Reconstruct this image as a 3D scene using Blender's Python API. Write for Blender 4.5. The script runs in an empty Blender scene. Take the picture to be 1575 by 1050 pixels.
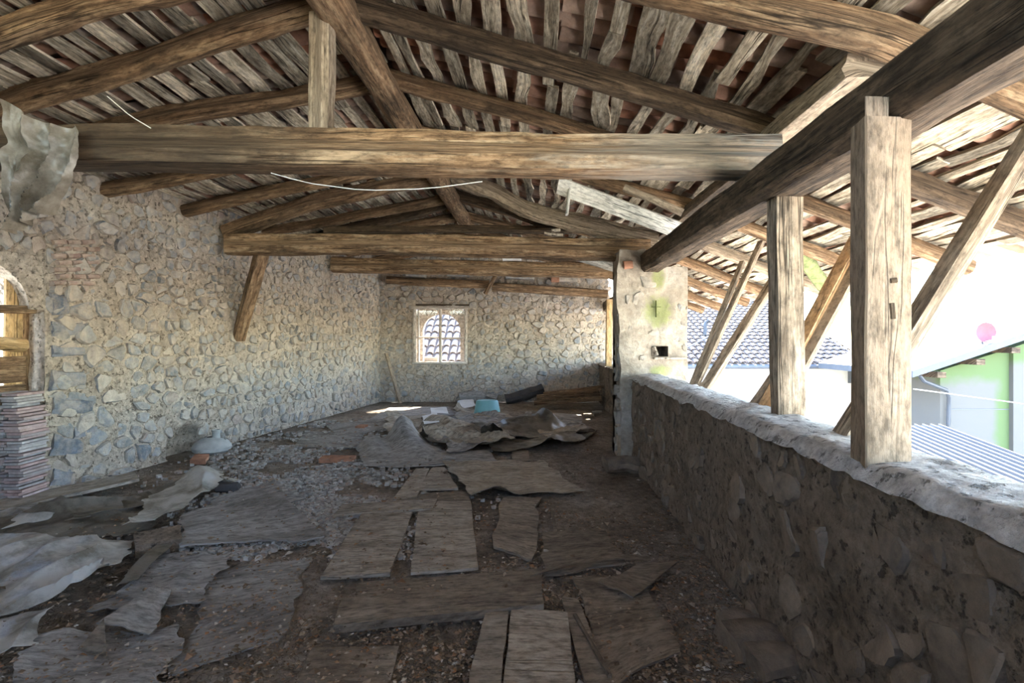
import bpy, bmesh, math, random
from mathutils import Vector, Matrix, noise

sc = bpy.context.scene
COL = sc.collection
RND = random.Random(11)
U = RND.uniform

# ------------------------------------------------------------------ camera, sky, sun, exposure
F, CX, HY, EYE = 800.0, 787.5, 519.0, 1.6        # focal length in px, principal column, horizon row, eye height (m)
cam_d = bpy.data.cameras.new('camera')
cam = bpy.data.objects.new('camera', cam_d)
COL.objects.link(cam)
cam.location = (0, 0, EYE)
cam.rotation_euler = (math.pi / 2, 0, 0)
cam_d.sensor_width = 36
cam_d.lens = 36 * F / 1575
cam_d.shift_y = -6 / 1575
cam_d.clip_end = 500
sc.camera = cam

SUN_TO = Vector((-.52, -1.05, -1.02)).normalized()
world = bpy.data.worlds.new('sky')
sc.world = world
world.use_nodes = True
wn = world.node_tree
sky = wn.nodes.new('ShaderNodeTexSky')
sky.sky_type = 'NISHITA'
sky.sun_disc = False
sky.sun_elevation = math.asin(-SUN_TO.z)
sky.sun_rotation = math.atan2(-SUN_TO.x, -SUN_TO.y)
sky.air_density = 1.0
sky.dust_density = 0.5
sky.ozone_density = 1.0
wn.links.new(sky.outputs[0], wn.nodes['Background'].inputs[0])
wn.nodes['Background'].inputs[1].default_value = 1.0
sl = bpy.data.lights.new('sun', 'SUN')
sl.energy = 13.2
sl.angle = math.radians(0.6)
sl.color = (1.0, .93, .82)
so = bpy.data.objects.new('sun', sl)
COL.objects.link(so)
so.rotation_euler = SUN_TO.to_track_quat('-Z', 'Y').to_euler()
sc.view_settings.view_transform = 'Standard'
sc.view_settings.look = 'None'
sc.view_settings.gamma = 1.0
sc.view_settings.use_curve_mapping = False
sc.view_settings.exposure = 1.92
try:
    sc.cycles.max_bounces = 14
    sc.cycles.diffuse_bounces = 7
except Exception:
    pass


# ------------------------------------------------------------------ geometry of the place
def P(u, v, Y):
    return Vector(((u - CX) * Y / F, Y, EYE + (HY - v) * Y / F))


def FL(u, v, z=0.0):
    Y = F * (EYE - z) / (v - HY)
    return Vector(((u - CX) * Y / F, Y, z))


K = .0444                       # the right wall drifts this much in x per metre of depth
RIDGE_O, RIDGE_Z, PLATE_O, PLATE_Z, EAVE_O = -1.33, 3.93, 1.70, 3.15, 4.1
S_LEFT, S_RIGHT, S_EAVE = .18, (RIDGE_Z - PLATE_Z) / (PLATE_O - RIDGE_O), .38
Y_NEAR, Y_FAR = -3.0, 12.9


def left_x(y):
    return -5.73 + .19 * y


def roofz(x, y):
    o = x - K * y
    if o < RIDGE_O:
        return RIDGE_Z - S_LEFT * (RIDGE_O - o)
    if o < PLATE_O:
        return RIDGE_Z - S_RIGHT * (o - RIDGE_O)
    return PLATE_Z - S_EAVE * (o - PLATE_O)


def hit(u, v, off=0.0):
    a, b = .4, 40.0
    for _ in range(50):
        m = (a + b) / 2
        if EYE + (HY - v) * m / F - roofz((u - CX) * m / F, m) - off < 0:
            a = m
        else:
            b = m
    return Vector(((u - CX) * a / F, a, EYE + (HY - v) * a / F))


def nz(x, y, z=0.0):
    return noise.noise(Vector((x, y, z)))


# ------------------------------------------------------------------ materials
class NT:
    def __init__(s, name, rough=.9):
        s.m = bpy.data.materials.new(name)
        s.m.use_nodes = True
        s.t = s.m.node_tree
        s.b = s.t.nodes['Principled BSDF']
        s.b.inputs['Roughness'].default_value = rough
        s.b.inputs['Specular IOR Level'].default_value = .25

    def n(s, kind, **kw):
        nd = s.t.nodes.new('ShaderNode' + kind)
        for k, v in kw.items():
            setattr(nd, k, v)
        return nd

    def l(s, a, b):
        s.t.links.new(a, b)

    def math(s, op, a, b=0.0):
        nd = s.n('Math', operation=op)
        for i, x in enumerate((a, b)):
            if isinstance(x, (int, float)):
                nd.inputs[i].default_value = x
            else:
                s.l(x, nd.inputs[i])
        return nd.outputs[0]

    def noise(s, vec, scale, detail=5, rough=.6, dist=0.0):
        nd = s.n('TexNoise')
        nd.inputs['Scale'].default_value = scale
        nd.inputs['Detail'].default_value = detail
        nd.inputs['Roughness'].default_value = rough
        nd.inputs['Distortion'].default_value = dist
        s.l(vec, nd.inputs['Vector'])
        return nd.outputs['Fac']

    def ramp(s, fac, stops, interp='LINEAR'):
        nd = s.n('ValToRGB')
        nd.color_ramp.interpolation = interp
        e = nd.color_ramp.elements
        while len(e) < len(stops):
            e.new(.5)
        for el, (p, c) in zip(e, stops):
            el.position = p
            el.color = (c, c, c, 1) if isinstance(c, (int, float)) else (*c, 1)
        s.l(fac, nd.inputs[0])
        return nd.outputs[0]

    def mix(s, fac, a, b, kind='MIX'):
        nd = s.n('MixRGB', blend_type=kind)
        for i, x in enumerate((fac, a, b)):
            if isinstance(x, (int, float)):
                nd.inputs[i].default_value = x
            elif isinstance(x, tuple):
                nd.inputs[i].default_value = (*x, 1)
            else:
                s.l(x, nd.inputs[i])
        return nd.outputs[0]

    def rand(s):
        o = s.n('ObjectInfo').outputs['Random']
        g = s.n('NewGeometry').outputs['Random Per Island']
        return s.math('FRACT', s.math('ADD', o, g))

    def vec(s, kind='Object', scale=(1, 1, 1), shift=None):
        tc = s.n('TexCoord').outputs[kind]
        mp = s.n('Mapping')
        mp.inputs['Scale'].default_value = scale
        s.l(tc, mp.inputs['Vector'])
        if shift is None:
            return mp.outputs[0]
        ad = s.n('VectorMath', operation='ADD')
        s.l(mp.outputs[0], ad.inputs[0])
        cb = s.n('CombineXYZ')
        s.l(s.math('MULTIPLY', shift, 31.7), cb.inputs[0])
        s.l(s.math('MULTIPLY', shift, 17.3), cb.inputs[1])
        s.l(s.math('MULTIPLY', shift, 9.1), cb.inputs[2])
        s.l(cb.outputs[0], ad.inputs[1])
        return ad.outputs[0]

    def done(s, color, height=None, strength=.5, dist=.01):
        if isinstance(color, tuple):
            s.b.inputs['Base Color'].default_value = (*color, 1)
        else:
            s.l(color, s.b.inputs['Base Color'])
        if height is not None:
            bp = s.n('Bump')
            bp.inputs['Strength'].default_value = strength
            bp.inputs['Distance'].default_value = dist
            s.l(height, bp.inputs['Height'])
            s.l(bp.outputs[0], s.b.inputs['Normal'])
        return s.m


def wood(name, dark, mid, light, stain=(.03, .022, .015), stain_amt=.6, spread=.5, grain=22.0, rough=.88, along=None, wornamt=.55, crackamt=.85, gcon=1.0):
    t = NT(name, rough)
    r = t.rand()
    g = t.noise(t.vec('UV', (1.3, grain, 1), r), 2.2, 7, .62, .6)
    fine = t.noise(t.vec('UV', (5, grain * 5, 1), r), 2.0, 4, .6)
    blot = t.noise(t.vec('UV', (1.1, 3.5, 1), r), 1.3, 5, .6)
    if gcon < 1:
        ng = t.noise(t.vec('UV', (6, 7, 1), r), 1.6, 7, .68)
        g = t.math('ADD', t.math('MULTIPLY', g, gcon), t.math('MULTIPLY', ng, 1 - gcon))
    col = t.ramp(g, [(.28, dark), (.5, mid), (.72, light)])
    sm = t.ramp(blot, [(.46, 0.0), (.66, 1.0)])
    col = t.mix(t.math('MULTIPLY', sm, stain_amt), col, stain)
    worn = t.ramp(t.noise(t.vec('UV', (.8, 5, 1), t.math('ADD', r, 3.3)), 1.5, 6, .65), [(.54, 0.0), (.72, 1.0)])
    col = t.mix(t.math('MULTIPLY', worn, wornamt), col, light)
    spk = t.ramp(t.noise(t.vec('UV', (3, 9, 1), r), 4.0, 6, .7), [(.34, .45), (.56, 1.12)])
    col = t.mix(1.0, col, spk, 'MULTIPLY')
    if along:
        sp = t.n('SeparateXYZ')
        t.l(t.n('TexCoord').outputs['UV'], sp.inputs[0])
        q = t.math('ADD', t.math('MULTIPLY', sp.outputs[0], 1 / along[0]), t.math('MULTIPLY', t.math('SUBTRACT', blot, .5), .16))
        q = t.math('ADD', q, t.math('MULTIPLY', t.math('SUBTRACT', g, .5), .10))
        for (p0, p1, p2, p3, cc, am) in along[1]:
            mk = t.ramp(q, [(p0, 0.0), (p1, 1.0), (p2, 1.0), (p3, 0.0)])
            col = t.mix(t.math('MULTIPLY', mk, am), col, t.mix(1.0, cc, t.ramp(g, [(.3, .6), (.7, 1.5)]), 'MULTIPLY'))
    wig = t.noise(t.vec('UV', (.35, grain * .9, 1), t.math('ADD', r, 1.7)), 1.7, 3, .55, .3)
    crack = t.ramp(wig, [(.455, 0.0), (.475, 1.0), (.485, 1.0), (.505, 0.0)])
    gate = t.ramp(t.noise(t.vec('UV', (.6, 4, 1), t.math('ADD', r, 6.1)), 1.4, 3, .5), [(.48, 0.0), (.56, 1.0)])
    crack = t.math('MULTIPLY', crack, gate)
    col = t.mix(t.math('MULTIPLY', crack, crackamt), col, tuple(c * .2 for c in dark))
    val = t.ramp(r, [(0, 1 - spread), (1, 1 + spread * .55)])
    col = t.mix(1.0, col, val, 'MULTIPLY')
    h = t.math('SUBTRACT', t.math('ADD', g, t.math('MULTIPLY', fine, .4)), t.math('MULTIPLY', crack, .5))
    return t.done(col, h, .75, .015)


M = {}
M['beam'] = wood('hewn_beam', (.10, .056, .028), (.32, .195, .103), (.60, .44, .28), (.035, .024, .016), .72, .12, 14)
M['tiebeam'] = wood('stained_tie_beam', (.13, .07, .034), (.37, .222, .115), (.62, .45, .28), (.035, .024, .016), .72, .05, 14,
                    along=(8.0, ((.0, .04, .42, .50, (.055, .038, .024), .85), (.68, .74, .80, .86, (.34, .30, .25), .6), (.80, .87, .98, 1.0, (.15, .155, .15), .85))))
M['darkbeam'] = wood('dark_beam', (.04, .026, .016), (.10, .068, .042), (.22, .155, .10), (.016, .012, .01), .55, .1, 14)
M['log'] = wood('log_rafter', (.08, .048, .026), (.25, .152, .084), (.49, .345, .21), (.03, .022, .014), .7, .2, 12)
M['grey'] = wood('weathered_timber', (.15, .115, .08), (.34, .265, .19), (.52, .43, .32), (.14, .10, .07), .5, .15, 16)
M['post'] = wood('sawn_post', (.22, .158, .105), (.32, .24, .168), (.41, .32, .235), (.20, .145, .095), .45, .08, 9, wornamt=.3, crackamt=.12, gcon=.6)
M['lath'] = wood('roof_lath', (.19, .15, .105), (.56, .475, .35), (.84, .76, .62), (.075, .056, .038), .72, .6, 12)
M['fresh'] = wood('orange_batten', (.33, .18, .08), (.50, .30, .15), (.62, .42, .25), (.2, .11, .06), .3, .1, 10)
M['ply'] = wood('dusty_board', (.155, .12, .09), (.245, .20, .152), (.34, .285, .22), (.085, .066, .05), .65, .16, 5, crackamt=.3, gcon=.35, wornamt=.35)
M['pale'] = wood('pale_plank', (.42, .42, .38), (.62, .60, .54), (.78, .76, .70), (.36, .31, .24), .45, .1, 8)
M['yellow'] = wood('yellow_board', (.36, .22, .09), (.52, .34, .16), (.62, .45, .25), (.28, .18, .09), .3, .1, 6)
M['winframe'] = wood('flaked_paint_frame', (.45, .38, .32), (.66, .58, .50), (.8, .74, .66), (.34, .26, .2), .4, .1, 10)


def stone_mat(name, stops, mortar, cover=.42):
    t = NT(name, .93)
    r = t.rand()
    v = t.vec('Object', (1, 1, 1), r)
    base = t.ramp(r, stops)
    a = t.noise(v, 9, 6, .65)
    col = t.mix(1.0, base, t.ramp(a, [(.3, .55), (.7, 1.35)]), 'MULTIPLY')
    msk = t.ramp(t.noise(v, 6.5, 7, .75), [(.42, 0.0), (.62, 1.0)])
    col = t.mix(t.math('MULTIPLY', msk, cover * 1.6), col, mortar)
    return t.done(col, t.noise(v, 22, 6, .7), .7, .02)


def mortar_mat(name, a, b, c):
    t = NT(name, .95)
    v = t.vec('Object')
    n1 = t.noise(v, 2.1, 6, .65)
    n2 = t.noise(v, 17, 6, .7)
    col = t.ramp(n1, [(.3, a), (.5, b), (.7, c)])
    col = t.mix(1.0, col, t.ramp(n2, [(.3, .55), (.65, 1.2)]), 'MULTIPLY')
    pits = t.ramp(t.noise(v, 21, 4, .65), [(.36, 1.0), (.43, 0.0)])
    col = t.mix(t.math('MULTIPLY', pits, .7), col, tuple(x * .28 for x in a))
    return t.done(col, t.math('SUBTRACT', n2, t.math('MULTIPLY', pits, .5)), 1.0, .05)


MORT = (.54, .45, .355)
STOPS = [(0, (.17, .185, .20)), (.16, (.33, .325, .315)), (.32, (.25, .245, .24)), (.48, (.42, .37, .31)),
         (.62, (.31, .26, .22)), (.74, (.27, .285, .295)), (.88, (.47, .41, .34)), (1, (.34, .26, .22))]
M['stone'] = stone_mat('rubble_stone', STOPS, MORT, .48)
M['mortar'] = mortar_mat('lime_mortar', (.45, .365, .28), (.57, .475, .375), (.67, .585, .48))
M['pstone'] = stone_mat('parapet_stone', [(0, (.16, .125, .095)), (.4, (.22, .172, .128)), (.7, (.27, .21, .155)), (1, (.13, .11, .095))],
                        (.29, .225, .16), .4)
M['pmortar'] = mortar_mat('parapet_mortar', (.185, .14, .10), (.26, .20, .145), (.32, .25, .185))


def pier_mat():
    t = NT('mossy_render', .95)
    v = t.vec('Object')
    n1 = t.noise(v, 2.6, 6, .65)
    n2 = t.noise(v, 15, 6, .7)
    col = t.ramp(n1, [(.3, (.30, .245, .19)), (.5, (.43, .365, .285)), (.7, (.52, .47, .40))])
    col = t.mix(1.0, col, t.ramp(n2, [(.3, .7), (.65, 1.15)]), 'MULTIPLY')
    moss = None
    for (x, z, rx, rz) in ((1.86, 1.93, .22, .24), (1.86, 2.36, .10, .16), (1.88, 1.18, .16, .10)):
        sp = t.n('SeparateXYZ')
        t.l(t.n('TexCoord').outputs['Object'], sp.inputs[0])
        dx = t.math('POWER', t.math('ABSOLUTE', t.math('MULTIPLY', t.math('SUBTRACT', sp.outputs[0], x), 1 / rx)), 2.0)
        dz = t.math('POWER', t.math('ABSOLUTE', t.math('MULTIPLY', t.math('SUBTRACT', sp.outputs[2], z), 1 / rz)), 2.0)
        d = t.math('SUBTRACT', 1.25, t.math('ADD', dx, dz))
        moss = d if moss is None else t.math('MAXIMUM', moss, d)
    mk = t.ramp(t.math('ADD', moss, t.math('MULTIPLY', t.math('SUBTRACT', n2, .5), 2.4)), [(.3, 0.0), (1.2, 1.0)])
    col = t.mix(t.math('MULTIPLY', mk, .7), col, (.25, .29, .085))
    return t.done(col, n2, .9, .03)


M['pier'] = pier_mat()
M['pierstone'] = stone_mat('lime_washed_stone', [(0, (.26, .25, .235)), (.5, (.36, .32, .265)), (1, (.30, .265, .23))], (.43, .37, .29), .55)


def simple(name, c, rough=.8, var=.35, scale=8, metal=0.0, spec=.3, bump=.3):
    t = NT(name, rough)
    t.b.inputs['Metallic'].default_value = metal
    t.b.inputs['Specular IOR Level'].default_value = spec
    r = t.rand()
    v = t.vec('Object', (1, 1, 1), r)
    n = t.noise(v, scale, 6, .65)
    col = t.mix(1.0, c, t.ramp(n, [(.3, 1 - var), (.7, 1 + var)]), 'MULTIPLY')
    return t.done(col, n, bump, .01)


def multi(name, stops, rough=.9, scale=12, var=.3):
    t = NT(name, rough)
    r = t.rand()
    v = t.vec('Object', (1, 1, 1), r)
    n = t.noise(v, scale, 6, .65)
    col = t.mix(1.0, t.ramp(r, stops), t.ramp(n, [(.3, 1 - var), (.7, 1 + var)]), 'MULTIPLY')
    return t.done(col, n, .4, .01)


M['tile'] = multi('terracotta_tile', [(0, (.30, .16, .11)), (.35, (.42, .25, .18)), (.6, (.30, .24, .20)), (.8, (.46, .33, .26)), (1, (.40, .17, .10))])
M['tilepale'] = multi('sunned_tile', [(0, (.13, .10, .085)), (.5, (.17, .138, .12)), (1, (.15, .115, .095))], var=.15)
M['skin'] = simple('tile_bed', (.13, .085, .065), .95)
M['stacktile'] = multi('stacked_floor_tile', [(0, (.30, .27, .26)), (.3, (.40, .37, .35)), (.55, (.36, .24, .22)), (.75, (.26, .25, .25)), (1, (.44, .30, .26))])
M['debris'] = multi('debris_mix', [(0, (.10, .075, .05)), (.4, (.20, .14, .09)), (.62, (.32, .25, .18)), (.8, (.26, .13, .06)), (.93, (.42, .36, .29)), (1, (.5, .45, .38))])
M['flake'] = multi('mortar_flake', [(0, (.20, .18, .155)), (.4, (.32, .295, .265)), (.75, (.42, .395, .36)), (.93, (.30, .22, .17)), (1, (.52, .49, .45))])
M['terra'] = simple('terracotta_brick', (.36, .18, .11), .9)
M['card'] = wood('old_card', (.24, .195, .145), (.36, .305, .235), (.47, .415, .33), (.15, .115, .08), .55, .18, 2, crackamt=.2, gcon=.4, wornamt=.35)
M['felt'] = wood('dusty_felt', (.21, .195, .175), (.32, .30, .275), (.43, .405, .37), (.11, .094, .078), .65, .14, 2.2, crackamt=.0, gcon=.15, wornamt=.35)
M['dust'] = wood('dust_covered_board', (.24, .20, .155), (.36, .31, .25), (.46, .41, .345), (.12, .095, .07), .6, .1, 5, crackamt=.3, gcon=.3, wornamt=.35)
M['sack'] = simple('dark_sack', (.06, .056, .055), .75)
M['paper'] = simple('white_paper', (.66, .65, .63), .8, .12)
M['teal'] = simple('teal_plastic', (.18, .42, .44), .45, .12, 4, spec=.5, bump=.05)
M['jug'] = simple('glazed_grey_clay', (.42, .42, .39), .5, .25, 6)
M['white'] = simple('white_render', (.50, .48, .45), .9, .06, 3)
M['metal'] = simple('grey_metal', (.085, .09, .10), .5, .1, 5, .3)
M['steel'] = simple('dark_steel', (.05, .055, .065), .5, .1, 5, .3)
M['reddish'] = simple('faded_red_paint', (.20, .06, .07), .6, .1)
M['ground'] = simple('pale_yard', (.62, .55, .44), .95, .15, .6)
M['hole'] = simple('dark_hollow', (.03, .026, .022), .95)
M['mossdark'] = simple('dark_moss', (.10, .11, .035), .95)
M['cord'] = simple('white_cord', (.78, .74, .66), .8, .1)
M['limedust'] = mortar_mat('lime_dust_top', (.48, .455, .42), (.62, .60, .565), (.74, .72, .68))


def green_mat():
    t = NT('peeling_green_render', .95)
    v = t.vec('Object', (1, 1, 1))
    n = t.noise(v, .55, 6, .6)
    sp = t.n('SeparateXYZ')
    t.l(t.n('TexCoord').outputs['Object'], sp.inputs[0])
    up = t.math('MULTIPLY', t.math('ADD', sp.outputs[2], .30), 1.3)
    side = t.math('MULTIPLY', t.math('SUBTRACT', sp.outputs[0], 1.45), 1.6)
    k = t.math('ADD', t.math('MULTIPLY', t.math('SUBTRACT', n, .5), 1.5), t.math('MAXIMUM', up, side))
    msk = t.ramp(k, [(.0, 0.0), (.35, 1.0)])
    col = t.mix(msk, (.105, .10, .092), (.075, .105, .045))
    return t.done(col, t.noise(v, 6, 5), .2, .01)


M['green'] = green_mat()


def plastic_mat(name, c, rough=.28):
    t = NT(name, rough)
    v = t.vec('Object')
    n = t.noise(v, 3.2, 7, .68)
    col = t.mix(t.ramp(n, [(.40, 1.0), (.58, 0.0)]), c, tuple(x * .38 for x in (c[0], c[1] * .94, c[2] * .82)))
    t.done(col, t.noise(v, 14, 5), .4, .02)
    t.b.inputs['Specular IOR Level'].default_value = .6
    tr = t.n('BsdfTranslucent')
    t.l(col, tr.inputs[0])
    mx = t.n('MixShader')
    mx.inputs[0].default_value = .35
    t.l(t.b.outputs[0], mx.inputs[1])
    t.l(tr.outputs[0], mx.inputs[2])
    t.l(mx.outputs[0], t.t.nodes['Material Output'].inputs[0])
    return t.m


M['plastic'] = plastic_mat('dusty_plastic_film', (.60, .57, .52))
M['film'] = plastic_mat('hanging_grey_film', (.40, .345, .28), .3)
M['tarp'] = plastic_mat('brown_grey_tarp', (.235, .205, .165), .45)


def glass_mat():
    t = NT('thin_glass', .05)
    tr = t.n('BsdfTransparent')
    gl = t.n('BsdfGlossy')
    gl.inputs['Roughness'].default_value = .05
    mx = t.n('MixShader')
    mx.inputs[0].default_value = .05
    t.l(tr.outputs[0], mx.inputs[1])
    t.l(gl.outputs[0], mx.inputs[2])
    t.l(mx.outputs[0], t.t.nodes['Material Output'].inputs[0])
    return t.m


M['glass'] = glass_mat()


def floor_mat():
    t = NT('dusty_floor', .96)
    v = t.vec('Object')
    n1 = t.noise(v, 1.1, 7, .65)
    n2 = t.noise(v, 12, 7, .72)
    vo = t.n('TexVoronoi', feature='DISTANCE_TO_EDGE')
    vo.inputs['Scale'].default_value = 7
    wv = t.n('VectorMath', operation='ADD')
    t.l(v, wv.inputs[0])
    nn = t.n('TexNoise')
    nn.inputs['Scale'].default_value = 6
    t.l(v, nn.inputs['Vector'])
    t.l(nn.outputs['Color'], wv.inputs[1])
    t.l(wv.outputs[0], vo.inputs['Vector'])
    crack = t.ramp(vo.outputs['Distance'], [(.0, 1.0), (.06, 0.0)])
    col = t.ramp(n1, [(.32, (.15, .11, .08)), (.5, (.25, .205, .16)), (.68, (.37, .325, .27))])
    col = t.mix(1.0, col, t.ramp(n2, [(.3, .45), (.62, 1.25)]), 'MULTIPLY')
    col = t.mix(t.math('MULTIPLY', crack, .55), col, (.05, .036, .025))
    return t.done(col, t.math('SUBTRACT', n2, t.math('MULTIPLY', crack, .25)), .9, .03)


M['floor'] = floor_mat()


# ------------------------------------------------------------------ builders
class MB:
    def __init__(s):
        s.v, s.f, s.uv = [], [], []

    def add(s, verts, faces, uvs=None):
        b = len(s.v)
        s.v += [tuple(x) for x in verts]
        for f in faces:
            s.f.append(tuple(b + i for i in f))
        if uvs is None:
            uvs = [(x[0] + x[1] * .7, x[2] + x[1] * .7) for x in verts]
        s.uv += uvs

    def box(s, lo, hi):
        x0, y0, z0 = lo
        x1, y1, z1 = hi
        s.add([(x0, y0, z0), (x1, y0, z0), (x1, y1, z0), (x0, y1, z0), (x0, y0, z1), (x1, y0, z1), (x1, y1, z1), (x0, y1, z1)],
              [(0, 3, 2, 1), (4, 5, 6, 7), (0, 1, 5, 4), (1, 2, 6, 5), (2, 3, 7, 6), (3, 0, 4, 7)])

    def hexa(s, b4, t4):
        s.add(list(b4) + list(t4), [(0, 3, 2, 1), (4, 5, 6, 7), (0, 1, 5, 4), (1, 2, 6, 5), (2, 3, 7, 6), (3, 0, 4, 7)])

    def mesh(s, name, m, origin=(0, 0, 0), smooth=True, angle=40):
        ox, oy, oz = origin
        me = bpy.data.meshes.new(name)
        me.from_pydata([(x - ox, y - oy, z - oz) for x, y, z in s.v], [], s.f)
        uvl = me.uv_layers.new(name='UVMap')
        flat = []
        for lp in me.loops:
            flat += s.uv[lp.vertex_index]
        uvl.data.foreach_set('uv', flat)
        if smooth:
            me.polygons.foreach_set('use_smooth', [True] * len(me.polygons))
            me.set_sharp_from_angle(angle=math.radians(angle))
        me.materials.append(M[m])
        me.update()
        return me

    def build(s, name, m, parent=None, origin=None, smooth=True, angle=40):
        if origin is None:
            n = len(s.v)
            origin = (sum(v[0] for v in s.v) / n, sum(v[1] for v in s.v) / n, min(v[2] for v in s.v))
        o = bpy.data.objects.new(name, s.mesh(name, m, origin, smooth, angle))
        COL.objects.link(o)
        if parent is not None:
            o.parent = parent
            w = world_loc(parent)
            o.location = Vector(origin) - w
        else:
            o.location = origin
        return o


def world_loc(o):
    w = Vector((0, 0, 0))
    while o is not None:
        w += o.location
        o = o.parent
    return w


def tag(o, label=None, cat=None, group=None, kind=None):
    if label:
        o['label'] = label
    if cat:
        o['category'] = cat
    if group:
        o['group'] = group
    if kind:
        o['kind'] = kind
    return o


def empty(name, loc, label, cat, group=None):
    o = bpy.data.objects.new(name, None)
    COL.objects.link(o)
    o.location = loc
    o.empty_display_size = .2
    return tag(o, label, cat, group)


def loft(mb, path, w, h, e=3.0, ring=12, rough=.012, seed=0, taper=1.0, n=None, up=Vector((0, 0, 1)), wob=1.0, crook=0.0):
    """A timber along a polyline of points: superellipse section w by h, roughened along its length."""
    pts = [Vector(p) for p in path]
    seg = [(b - a).length for a, b in zip(pts, pts[1:])]
    L = sum(seg)
    n = n or max(3, min(30, int(L / .16)))
    rings, uvs = [], []
    off = seed * 3.71
    prev = None
    for i in range(n + 1):
        d = L * i / n
        k, acc = 0, 0.0
        while k < len(seg) - 1 and acc + seg[k] < d - 1e-9:
            acc += seg[k]
            k += 1
        t = (d - acc) / seg[k]
        c = pts[k].lerp(pts[k + 1], t)
        ax = (pts[k + 1] - pts[k]).normalized()
        if prev is not None:
            ax = (ax + prev).normalized()
        prev = ax
        side = ax.cross(up).normalized()
        vv = side.cross(ax).normalized()
        fall = math.sin(math.pi * i / n) if crook else 0
        c = c + side * (nz(d * .7, off, 1.3) * crook * fall) + vv * (nz(d * .7, off, 7.7) * crook * fall)
        sc_ = 1 + (taper - 1) * i / n
        for j in range(ring):
            a = 2 * math.pi * (j + .5) / ring
            ca, sa = math.cos(a), math.sin(a)
            r = (abs(ca) ** e + abs(sa) ** e) ** (-1 / e)
            x, y = r * ca * w / 2 * sc_, r * sa * h / 2 * sc_
            k2 = 1 + nz(d * 1.3 * wob + off, ca * 1.1, sa * 1.1 + off) * rough * 9
            q = nz(d * 5 + off, ca * 2.3, sa * 2.3 - off) * rough
            rings.append(c + side * (x * k2 + q * ca) + vv * (y * k2 + q * sa))
            uvs.append((d + off, j / ring * 2 * (w + h) * .8 + off))
    faces = []
    for i in range(n):
        for j in range(ring):
            a, b = i * ring + j, i * ring + (j + 1) % ring
            faces.append((a, b, b + ring, a + ring))
    faces.append(tuple(range(ring - 1, -1, -1)))
    faces.append(tuple(n * ring + j for j in range(ring)))
    mb.add(rings, faces, uvs)


def timber(name, path, w, h, m, label=None, cat='beam', e=4.0, rough=.012, parent=None, group=None, **kw):
    mb = MB()
    kw.setdefault('seed', U(0, 40))
    loft(mb, path, w, h, e=e, rough=rough, **kw)
    o = mb.build(name, m, parent)
    if parent is None:
        tag(o, label, cat, group)
    return o


def plank(mb, path, w, th, seed, wave=.012, n=8, tilt=None):
    """A thin board with waney edges; tilt is the vector across its width."""
    pts = [Vector(p) for p in path]
    a, b = pts[0], pts[-1]
    ax = (b - a).normalized()
    L = (b - a).length
    side = tilt.normalized() if tilt is not None else ax.cross(Vector((0, 0, 1))).normalized()
    nrm = side.cross(ax).normalized()
    if nrm.z < 0:
        nrm = -nrm
    V, Q, UVS = [], [], []
    for i in range(n + 1):
        d = L * i / n
        c = a + ax * d + side * nz(d * 1.1, seed, 4.2) * wave * 2.2
        wl = w / 2 + nz(d * 2.6, seed * 1.7, 0) * wave * 1.5
        wr = w / 2 + nz(d * 2.6, seed * 1.7, 9) * wave * 1.5
        zz = nrm * nz(d * 1.7, seed, 15) * wave * .5
        for (s_, t_, uu) in ((-wl, 0, 0), (wr, 0, w), (wr, th, w + th), (-wl, th, 2 * w)):
            V.append(c + side * s_ + nrm * t_ + zz)
            UVS.append((d + seed * 2.3, uu + seed * 5.1))
    for i in range(n):
        for j in range(4):
            p, q = i * 4 + j, i * 4 + (j + 1) % 4
            Q.append((p, q, q + 4, p + 4))
    Q.append((3, 2, 1, 0))
    Q.append(tuple(n * 4 + j for j in range(4)))
    mb.add(V, Q, UVS)


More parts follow.
